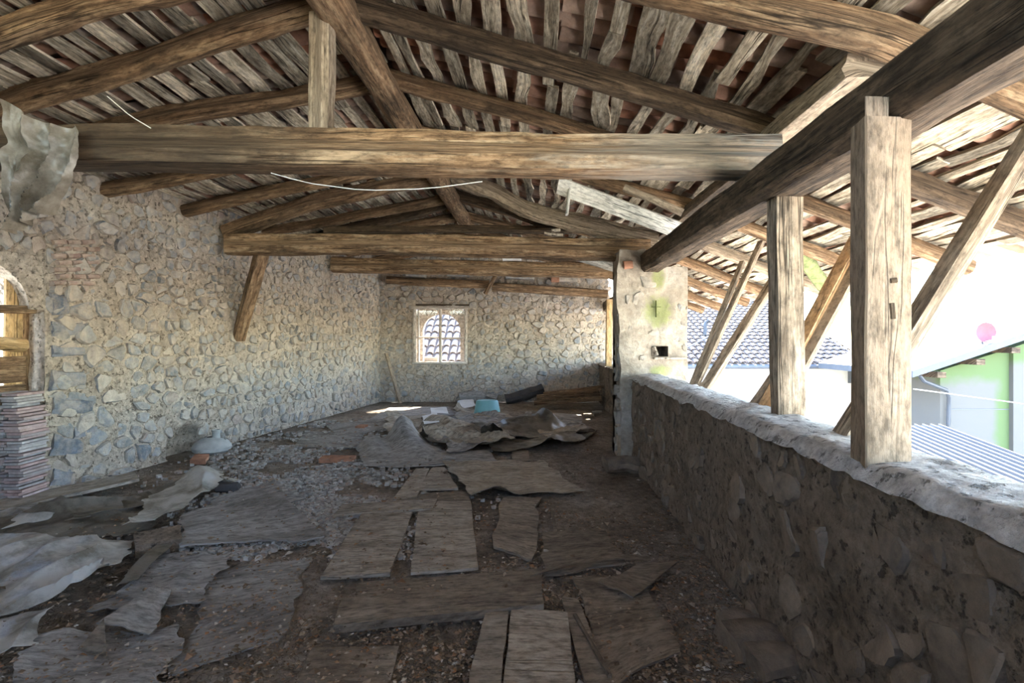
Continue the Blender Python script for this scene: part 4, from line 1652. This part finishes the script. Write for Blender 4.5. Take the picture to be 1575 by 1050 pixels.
for (a, b_, c, d, e_, f, g, h, m, lab, amp) in heap:
    sheet('crumpled_sheet', lab, 'sheet', quad((a, b_), (c, d), (e_, f), (g, h)), m, z0=.02, amp=amp * 1.9, fs=2.3, n=60, mm=50, jag=.10, ridge=True, th=.006)
sheet('paper_scrap', 'white paper scrap before the teal tub on the left', 'paper', quad((662, 641), (686, 641), (690, 652), (664, 654)), 'paper', z0=.16, amp=.06, n=8, mm=8, th=.003)
sheet('paper_scrap', 'white crumpled paper left of the crumpled brown heap', 'paper', quad((650, 660), (672, 656), (676, 668), (652, 672)), 'paper', z0=.20, amp=.09, n=8, mm=8, th=.003, ridge=True, fs=6)
sheet('paper_scrap', 'pale papers lying left of the teal tub', 'paper', quad((704, 624), (728, 622), (732, 632), (708, 634)), 'paper', z0=.08, amp=.05, n=8, mm=8, th=.003)
board('grey board at the far left of the floor below the leaning stick', ((598, 628), (690, 626), (700, 640), (560, 650)), 'felt', z0=.006, th=.01)
board('dull flat sheet on the left below the leaning stick', ((500, 655), (590, 645), (600, 660), (520, 672)), 'felt', z0=.008, th=.01)
board('flat grey sheet along the left part of the far floor', ((470, 664), (560, 668), (548, 690), (452, 688)), 'felt', z0=.004, th=.01)

# teal tub, upside down
root_c = FL(749, 640)
b = MB()
R0, R1, Hh = 20.5 * root_c.y / F, 17 * root_c.y / F, 18 * root_c.y / F + .05
lathe(b, (root_c.x, root_c.y + .1, .03), [(R0 + .02, 0), (R0 + .02, .02), (R0, .025), (R1, Hh - .02), (R1 - .02, Hh), (0.001, Hh)], 28, sx=1, sy=.72)
tag(b.build('washing_tub', 'teal'), 'teal plastic tub turned upside down on the floor near the far wall', 'tub')

# dark sacks and planks by the far right corner
b = MB()
c = FL(722, 618)
loft(b, [c + Vector((-.25, 0, .1)), c + Vector((.1, .05, .16)), c + Vector((.42, .05, .13)), c + Vector((.7, .0, .06))], .42, .30, e=2.2, rough=.03, n=14)
tag(b.build('brown_sack', 'felt'), 'brown grey bundle lying against the far wall behind the teal tub', 'sack')
b = MB()
c = FL(790, 619)
loft(b, [c + Vector((-.2, 0, .07)), c + Vector((.15, .02, .16)), c + Vector((.5, .05, .26)), c + Vector((.72, .08, .33))], .42, .26, e=2.2, rough=.03, n=14)
tag(b.build('dark_sack', 'sack'), 'dark grey limp sack lying right of the brown bundle by the far wall', 'sack')
b = MB()
c = FL(753, 623)
loft(b, [c, c + Vector((0, 0, .2))], .1, .1, e=2.4, rough=.01, n=5)
tag(b.build('white_can', 'paper'), 'small white can standing between the tub and the brown bundle', 'can')
for i, (u0, v0, u1, v1, w, h, lab) in enumerate(((822, 619, 925, 612, .2, .12, 'lowest'), (826, 611, 922, 604, .2, .12, 'middle'), (836, 606, 924, 596, .18, .1, 'topmost'),
                                                 (850, 616, 930, 594, .16, .05, 'dark slanting'))):
    timber('stacked_timber', [P(u0, v0, 11.9 + .08 * i), P(u1, v1, 11.7 + .12 * i)], w, h, 'log' if i < 3 else 'darkbeam',
           '%s old timber in the pile at the far right corner' % lab, 'beam', e=5, rough=.012)
b = MB()
plank(b, [FL(886, 680, .02), FL(914, 662, .05)], .12, .02, 3, .01, 6)
tag(b.build('wood_strip', 'ply'), 'dark slat lying right of the crumpled heap', 'slat')
b = MB()
plank(b, [FL(806, 656, .02), FL(812, 634, .2)], .12, .02, 5, .01, 6)
tag(b.build('wood_strip', 'felt'), 'grey slat tilted up behind the crumpled heap', 'slat')
b = MB()
loft(b, [P(616, 620, 12.5), P(594, 543, 12.75)], .10, .045, e=6, rough=.006)
tag(b.build('leaning_stick', 'post'), 'pale lath leaning against the far left corner below the window', 'stick')
for (u, v, lab) in ((905, 641, 'pale square scrap of wood'), (838, 640, 'thin pale wood scrap'), (918, 636, 'small pale block')):
    c = FL(u, v)
    b = MB()
    loft(b, [c + Vector((-.1, 0, .04)), c + Vector((.1, U(-.1, .1), .05))], .12, .05, e=5, rough=.01, n=4)
    tag(b.build('wood_scrap', 'card'), lab + ' on the floor before the timber pile', 'scrap')

# left part of the floor
sheet('wall_plank', 'long grey plank lying along the foot of the left wall', 'board', quad((-40, 790), (207, 739), (214, 749), (-40, 812)), 'dust', z0=.06, amp=.01, th=.03, jag=.006)
sheet('brown_tarp', 'brown crumpled tarp beside the left wall plank', 'tarp', quad((165, 778), (330, 734), (345, 756), (95, 822)), 'tarp', z0=.03, amp=.13, fs=2.2, n=64, mm=54, jag=.08, ridge=True, th=.004)
sheet('brown_tarp', 'brown tarp fold in front of the shiny film edge', 'tarp', quad((-30, 822), (230, 770), (245, 826), (-20, 846)), 'tarp', z0=.02, amp=.16, fs=2.2, n=64, mm=44, jag=.08, ridge=True, th=.004)
sheet('plastic_film', 'shiny edge of clear plastic film folded over the brown tarp', 'plastic sheet', quad((230, 776), (335, 738), (342, 760), (190, 846)), 'plastic', z0=.06, amp=.16, fs=2.6, n=54, mm=40, jag=.06, ridge=True, th=.003)
sheet('plastic_film', 'wide dusty white plastic film spread at the lower left', 'plastic sheet', quad((-60, 850), (215, 845), (150, 925), (-60, 985)), 'plastic', z0=.03, amp=.17, fs=2.2, n=80, mm=70, jag=.05, ridge=True, th=.003, dirn=1.35)
sheet('plastic_film', 'narrow white film strip along the left plank', 'plastic sheet', quad((-40, 812), (130, 790), (80, 812), (-40, 838)), 'plastic', z0=.06, amp=.07, fs=3, n=40, mm=30, jag=.06, ridge=True, th=.003)
sheet('plastic_film', 'pale film end at the bottom left corner of the floor', 'plastic sheet', quad((-60, 985), (75, 950), (60, 1010), (-60, 1060)), 'plastic', z0=.03, amp=.08, fs=2.6, n=40, mm=30, jag=.06, ridge=True, th=.003)
sheet('felt_sheet', 'large flat dusty sheet with a torn lower edge left of the pale plank', 'sheet', quad((275, 800), (430, 760), (500, 838), (285, 850)), 'felt', z0=.03, amp=.025, n=26, mm=18, jag=.06, th=.012)
sheet('felt_sheet', 'grey flat sheet beyond the shiny film, towards the brick', 'sheet', quad((330, 770), (420, 742), (470, 772), (300, 806)), 'felt', z0=.012, amp=.02, n=20, mm=16, jag=.06, th=.01)
sheet('felt_sheet', 'thin dark blue strip of sheet by the torn lower edge', 'sheet', quad((254, 842), (278, 840), (210, 910), (180, 918)), 'tarp', z0=.04, amp=.05, n=16, mm=18, jag=.02, th=.004)
sheet('felt_sheet', 'torn grey sheet below the large flat dusty sheet', 'sheet', quad((230, 865), (360, 858), (300, 940), (140, 950)), 'felt', z0=.02, amp=.06, n=24, mm=20, jag=.09, th=.006, ridge=True)
sheet('felt_sheet', 'curled pale flap of torn sheet in the lower left', 'sheet', quad((232, 925), (262, 928), (235, 1000), (150, 985)), 'felt', z0=.05, amp=.05, n=14, mm=14, jag=.03, th=.006)
sheet('felt_sheet', 'dusty sheet along the bottom left edge of the picture', 'sheet', quad((60, 985), (280, 965), (260, 1075), (0, 1085)), 'felt', z0=.012, amp=.04, n=24, mm=18, jag=.07, th=.006)
sheet('felt_sheet', 'faint flat dusty panel between the torn sheets and the crosswise planks', 'sheet', quad((330, 880), (480, 860), (430, 990), (270, 1040)), 'felt', z0=.0, amp=.012, n=24, mm=18, jag=.06, th=.008)
b = MB()
b.hexa([FL(205, 838), FL(277, 824), FL(280, 846), FL(208, 858)], [p + Vector((0, 0, .09)) for p in (FL(205, 838), FL(277, 824), FL(280, 846), FL(208, 858))])
tag(b.build('stone_block', 'pmortar', smooth=False), 'low grey block under the shiny film edge', 'block')
b = MB()
pts = [FL(118, 1008), FL(160, 992), FL(163, 1020)]
b.add([p + Vector((0, 0, .01)) for p in pts] + [pts[0] + Vector((0, 0, .03)), pts[1] + Vector((0, 0, .14)), pts[2] + Vector((0, 0, .1))],
      [(0, 2, 1), (3, 4, 5), (0, 1, 4, 3), (1, 2, 5, 4), (2, 0, 3, 5)])
tag(b.build('tile_shard', 'ply', smooth=False), 'reddish grey pointed tile shard at the lower left', 'tile')
for (u0, v0, u1, v1, d, lab) in ((292, 714, 322, 704, 10, 'bright terracotta brick lying in front of the grey jug'), (490, 712, 548, 706, 7, 'flat red brick on the floor left of the bent sheet'),
                                 (546, 660, 566, 657, 4, 'small red brick far left on the floor')):
    a, c = FL(u0, v0), FL(u1, v1)
    b = MB()
    z = .055
    q = [FL(u0, v0), FL(u1 - 6, v0), FL(u1, v1), FL(u0 + 8, v1)]
    b.hexa(q, [p + Vector((0, 0, z)) for p in q])
    tag(b.build('brick', 'terra', smooth=False), lab, 'brick')

jc = FL(318, 699)
root = empty('jug', (jc.x, jc.y, 0), 'squat grey clay jug in the hollow at the foot of the left wall', 'jug')
b = MB()
k = jc.y / F
lathe(b, (jc.x, jc.y + .12, 0), [(.001, 0), (20 * k, .0), (27 * k, 5 * k), (28 * k, 10 * k), (24 * k, 17 * k), (16 * k, 22 * k), (7 * k, 25 * k)], 28)
b.build('body', 'jug', root)
b = MB()
lathe(b, (jc.x + .06, jc.y + .12, 24 * k), [(6 * k, -.03), (5.5 * k, 6 * k), (6.5 * k, 12 * k), (5 * k, 12 * k), (4.5 * k, 2 * k)], 20)
b.build('neck', 'jug', root)
b = MB()
plank(b, [P(342, 692, jc.y + .05), P(338, 668, jc.y + .2)], .12, .03, 4, .01, 4)
tag(b.build('shard', 'felt'), 'dark broken shard standing upright right of the grey jug', 'shard')
b = MB()
c = FL(350, 757)
loft(b, [c + Vector((-.1, 0, .05)), c + Vector((.1, .03, .05))], .12, .11, e=2.2, rough=.04, n=6)
tag(b.build('dirt_clod', 'sack'), 'dark clod by the end of the shiny film edge', 'clod')
b = MB()
plank(b, [FL(322, 733, .02), FL(366, 742, .02)], .07, .02, 6, .006, 5)
tag(b.build('wood_strip', 'pale'), 'pale bluish slat beyond the shiny film edge', 'slat')
# rubble heaps along the foot of the parapet
for (u, v, r, lab) in ((1010, 735, .16, 'rounded rubble stone at the foot of the parapet just in front of the pillar'), (955, 722, .2, 'low earthy lump at the foot of the pillar'),
                       (1165, 1000, .16, 'broken rubble stone at the foot of the parapet near the bottom edge'), (1140, 965, .1, 'small rubble stone beside the near parapet foot'),
                       (1196, 1030, .14, 'dark rubble stone in the corner of floor and parapet at the bottom')):
    c = FL(u, v)
    b = MB()
    loft(b, [c + Vector((-r, 0, r * .3)), c + Vector((r * .2, .03, r * .42)), c + Vector((r, .02, r * .25))], r * 1.6, r * .95, e=2.3, rough=.03, n=8)
    tag(b.build('rubble_stone', 'pstone'), lab, 'stone')

# litter: flakes, leaves and grit nobody could count
mb = MB()
for i in range(24000):
    t = RND.random()
    if t < .58:
        v = U(640, 1075)
        u = U(330, 1230)
    elif t < .8:
        v = U(790, 1075)
        u = U(700, 1240)
    else:
        v = U(660, 1075)
        u = U(-20, 700)
    p = FL(u, v)
    if p.x > O_IN + K * p.y - .02 or p.x < left_x(p.y) + .05 or p.y > 12.5:
        continue
    if t < .58 and nz(p.x * 2.2, p.y * 2.2, 31) < -.02:
        continue
    s_ = U(.004, .016) * (1.0 if U(0, 1) < .94 else 2.0) * (.75 + p.y * .12)
    a = U(0, 6.28)
    ca, sa = math.cos(a) * s_, math.sin(a) * s_
    z = U(.0, .018) if t < .8 else U(.01, .07)
    h1, h2 = U(0, .7) * s_, U(0, .7) * s_
    k = U(.35, .9)
    V = [(p.x - ca, p.y - sa, z), (p.x + sa * k, p.y - ca * k, z + h1), (p.x + ca, p.y + sa, z + .002), (p.x - sa * k, p.y + ca * k, z + h2), (p.x, p.y, z + .5 * s_)]
    mb.add(V, [(0, 1, 4), (1, 2, 4), (2, 3, 4), (3, 0, 4)])
tag(mb.build('litter', 'debris', origin=(0, 5, 0), smooth=False), 'scattered leaves, wood chips and grit covering the floor', 'litter', kind='stuff')

mb = MB()
for i in range(6500):
    u, v = RND.gauss(470, 95), U(645, 860)
    p = FL(u, v)
    if p.x < left_x(p.y) + .1 or p.y > 12.3 or nz(p.x * 1.6, p.y * 1.6, 77) < -.18:
        continue
    r_ = U(.012, .042) * (.6 + p.y * .07)
    a = U(0, 6.28)
    z = U(.0, .012)
    k = RND.choice((4, 5))
    ring = [(p.x + r_ * U(.6, 1.1) * math.cos(a + 6.283 * q / k), p.y + r_ * U(.6, 1.1) * math.sin(a + 6.283 * q / k)) for q in range(k)]
    V = [(x, y, z - .01) for x, y in ring] + [(x, y, z + U(.006, .02)) for x, y in ring]
    mb.add(V, [tuple(range(k, 2 * k))] + [(q, (q + 1) % k, k + (q + 1) % k, k + q) for q in range(k)])
tag(mb.build('mortar_flakes', 'flake', origin=(0, 5, 0), smooth=False), 'pale grey flakes of fallen mortar covering the left middle of the floor', 'flakes', kind='stuff')

# ------------------------------------------------------------------ outside
GZ = -4.2
mb = MB()
mb.add([(-80, -60, GZ), (140, -60, GZ), (140, 160, GZ), (-80, 160, GZ)], [(0, 1, 2, 3)])
tag(mb.build('ground', 'ground', origin=(0, 0, GZ)), kind='structure')
mb = MB()
mb.box((left_x(Y_NEAR) - .3, Y_NEAR - .2, GZ), (1.55, Y_FAR + .4, -.42))
tag(mb.build('wall_storey', 'white'), kind='structure')


def tiled_roof(root, x0, x1, y0, y1, z0, z1, cols, rows_, m, limit):
    """Courses of half-round cover tiles on a sloping slab that climbs away from the camera."""
    s_ = (z1 - z0) / (y1 - y0)
    ax = Vector((0, 1, s_)).normalized()
    axt = Vector((0, 1, s_ - .13)).normalized()
    nrm = Vector((0, -s_, 1)).normalized()
    b = MB()
    b.hexa([(x0, y0, z0 - .1), (x1, y0, z0 - .1), (x1, y1, z1 - .1), (x0, y1, z1 - .1)], [(x0, y0, z0), (x1, y0, z0), (x1, y1, z1), (x0, y1, z1)])
    b.build('roof_slab', m, root, smooth=False)
    me = None
    rest = MB()
    Lr = math.hypot(y1 - y0, z1 - z0) / rows_
    wc = (x1 - x0) / cols
    k = 0
    for j in range(rows_):
        for i in range(cols):
            c = Vector((x0 + (i + .5) * wc + U(-.012, .012), y0, z0)) + ax * (Lr * j - .03) + nrm * .06
            if k < limit:
                if me is None:
                    bb = MB()
                    coppo(bb, Vector((0, 0, 0)), axt, Vector((1, 0, 0)), nrm, wc * .44, wc * .33, Lr * 1.2, seg=6, th=.035)
                    me = bb.mesh('roof_tile', m, angle=50)
                o = bpy.data.objects.new('roof_tile', me)
                COL.objects.link(o)
                o.parent = root
                o.location = c - root.location
                o.rotation_euler = (U(-.015, .015), 0, U(-.03, .03))
            else:
                coppo(rest, c, axt, Vector((1, 0, 0)), nrm, wc * .44, wc * .33, Lr * 1.2, seg=5, th=.035)
            k += 1
    if rest.v:
        tag(rest.build('upper_roof_tiles', m, root, origin=(x0, y1, z1), angle=50), kind='stuff')


# roof seen through the far window
root = empty('neighbour_roof', (-2.5, 14.5, GZ), 'sunlit curved tile roof seen through the far window', 'roof')
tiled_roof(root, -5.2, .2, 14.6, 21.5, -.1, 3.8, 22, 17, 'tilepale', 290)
b = MB()
b.box((-5.2, 14.9, GZ), (.2, 21.5, -.25))
b.build('wall', 'white', root, smooth=False)

# white house with a tiled roof beyond the opening
root = empty('white_house', (8.6, 18, GZ), 'white house with curved tile roof and grey gutter seen past the pillar', 'building')
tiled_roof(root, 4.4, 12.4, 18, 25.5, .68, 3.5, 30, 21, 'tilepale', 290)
b = MB()
b.hexa([(4.6, 18.35, GZ), (12.2, 18.35, GZ), (12.2, 25.5, GZ), (4.6, 25.5, GZ)], [(4.6, 18.35, .62), (12.2, 18.35, .62), (12.2, 25.5, 3.3), (4.6, 25.5, 3.3)])
b.build('wall', 'white', root, smooth=False)
b = MB()
loft(b, [(4.4, 17.9, .60), (12.4, 17.9, .60)], .16, .15, e=3, rough=0, n=4)
b.build('gutter', 'metal', root)
b = MB()
tube(b, [(7.6, 20.5, 1.7), (7.62, 20.5, 2.15), (7.75, 20.4, 2.3)], .07, 10)
b.build('flue_pipe', 'steel', root)
b = MB()
tube(b, [(6.0, 18.6, 1.15), (6.3, 18.6, 1.25), (7.2, 19.0, 1.65)], .025, 6)
b.build('handrail', 'steel', root)
b = MB()
b.box((11.85, 18.30, .0), (12.1, 18.36, .5))
b.build('vent', 'metal', root, smooth=False)

# green house on the right
GY = 14.0


def G(u, v, y=GY):
    return P(u, v, y)


root = empty('green_house', (12.5, GY, GZ), 'green and grey rendered house with a grey sloping eave at the right edge', 'building')
b = MB()
q0, q1 = G(1446, 700), G(1552, 700)
b.add([(q0.x, GY, GZ), (q1.x, GY, GZ), (q1.x, GY, G(1552, 536).z), (q0.x, GY, G(1446, 570).z),
       (q0.x, GY + 3.4, GZ), (q1.x, GY + 3.4, GZ), (q1.x, GY + 3.4, G(1552, 536).z), (q0.x, GY + 3.4, G(1446, 570).z)],
      [(0, 1, 2, 3), (4, 7, 6, 5), (0, 3, 7, 4), (3, 2, 6, 7), (1, 5, 6, 2)])
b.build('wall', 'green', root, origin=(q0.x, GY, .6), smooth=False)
b = MB()
r1 = q1.x + 4.0
b.add([(q1.x, GY - .12, GZ), (r1, GY - .12, GZ), (r1, GY - .12, 2.75), (q1.x, GY - .12, G(1552, 534).z),
       (q1.x, GY + 3.4, GZ), (r1, GY + 3.4, GZ), (r1, GY + 3.4, 2.75), (q1.x, GY + 3.4, G(1552, 534).z)],
      [(0, 1, 2, 3), (4, 7, 6, 5), (0, 3, 7, 4), (3, 2, 6, 7), (1, 5, 6, 2)])
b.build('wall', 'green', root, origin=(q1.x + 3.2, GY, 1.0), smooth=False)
b = MB()
e0, e1 = G(1404, 575, GY - .7), G(1700, 476, GY - .7)
b.hexa([(e0.x, GY - .7, e0.z - .09), (e1.x, GY - .7, e1.z - .09), (e1.x, GY + 3.4, e1.z - .09), (e0.x, GY + 3.4, e0.z - .09)],
       [(e0.x, GY - .7, e0.z + .09), (e1.x, GY - .7, e1.z + .09), (e1.x, GY + 3.4, e1.z + .09), (e0.x, GY + 3.4, e0.z + .09)])
b.build('roof', 'metal', root, smooth=False)
for (u, v) in ((1446, 572), (1506, 552), (1560, 534)):
    b = MB()
    p = G(u, v, GY - .6)
    b.box((p.x - .08, GY - .62, p.z - .15), (p.x + .14, GY, p.z))
    b.build('rafter_end', 'darkbeam', root, smooth=False)
b = MB()
tube(b, [G(1415, 578, GY - .5), G(1416, 584, GY - .5), G(1456, 600, GY - .15), G(1460, 606, GY - .12), G(1459, 640, GY - .12), G(1457, 692, GY - .12)], .05, 8)
b.build('downpipe', 'steel', root)
b = MB()
b.box((G(1454, 627).x, GY - .012, G(1454, 630).z), (q1.x, GY + .01, G(1454, 630).z + .025))
b.build('wall_crack', 'metal', root, smooth=False)

root = empty('satellite_dish', G(1512, 545, GY - .45), 'round faded red satellite dish on a short mast above the green house', 'dish')
b = MB()
c = G(1512, 511, GY - .45)
V, Q = [], []
for i in range(5):
    r = .27 * i / 4
    for j in range(20):
        a = 2 * math.pi * j / 20
        V.append((c.x + r * math.cos(a), c.y - .09 * (i / 4) ** 2, c.z + r * math.sin(a) * .98))
for i in range(4):
    for j in range(20):
        p, q = i * 20 + j, i * 20 + (j + 1) % 20
        Q.append((p, q, q + 20, p + 20))
b.add(V, Q)
b.build('reflector', 'reddish', root)
b = MB()
tube(b, [(c.x + .02, c.y + .03, c.z), (c.x + .02, c.y + .05, c.z - .50)], .025, 8)
b.build('mast', 'metal', root)
b = MB()
tube(b, [(c.x, c.y - .05, c.z - .24), (c.x + .02, c.y - .32, c.z - .18)], .015, 6)
b.box((c.x - .04, c.y - .38, c.z - .24), (c.x + .07, c.y - .30, c.z - .10))
b.build('receiver', 'white', root)

# corrugated lean-to roof below, cable
root = empty('lean_to_roof', P(1440, 700, 9), 'ribbed pale metal lean-to roof below the parapet at the right', 'roof')
b = MB()
a, c = P(1380, 640, 11.5), P(1500, 735, 8.6)
x0, x1, y0, y1 = 7.1, 9.6, 8.2, 11.6
za, zb = EYE + (HY - 735) * y0 / F - .25, EYE + (HY - 655) * y1 / F
b.hexa([(x0, y0, za - .05), (x1, y0, za - .05), (x1, y1, zb - .05), (x0, y1, zb - .05)], [(x0, y0, za), (x1, y0, za), (x1, y1, zb), (x0, y1, zb)])
b.build('roof_panel', 'white', root, smooth=False)
for i in range(14):
    x = x0 + .08 + (x1 - x0 - .16) * i / 13
    b = MB()
    b.hexa([(x - .02, y0, za), (x + .02, y0, za), (x + .02, y1, zb), (x - .02, y1, zb)], [(x - .015, y0, za + .05), (x + .015, y0, za + .05), (x + .015, y1, zb + .05), (x - .015, y1, zb + .05)])
    b.build('rib', 'metal', root, smooth=False)
b = MB()
tube(b, [P(1405, 598, 12.5), P(1480, 608, 12.5), P(1600, 624, 12.5)], .012, 5)
tag(b.build('overhead_cable', 'white'), 'thin pale cable crossing in front of the green house', 'cable')

# pale houses further off
root = empty('far_house', (15, 30, GZ), 'distant pale house with a bluish roof left of the green house', 'building')
b = MB()
b.box((10, 30, GZ), (32, 38, -1.4))
b.build('wall', 'white', root, smooth=False)
b = MB()
b.hexa([(10, 29.6, -1.4), (32, 29.6, -1.4), (32, 38, -.9), (10, 38, -.9)], [(10, 29.6, -1.25), (32, 29.6, -1.25), (32, 38, .6), (10, 38, .6)])
b.build('roof', 'metal', root, smooth=False)
for u in (1418, 1438):
    b = MB()
    p = P(u, 552, 36)
    b.box((p.x - .35, 35.7, .2), (p.x + .35, 36.3, p.z + .5))
    b.box((p.x - .45, 35.6, p.z + .5), (p.x + .45, 36.4, p.z + .62))
    b.build('chimney', 'metal', root, smooth=False)
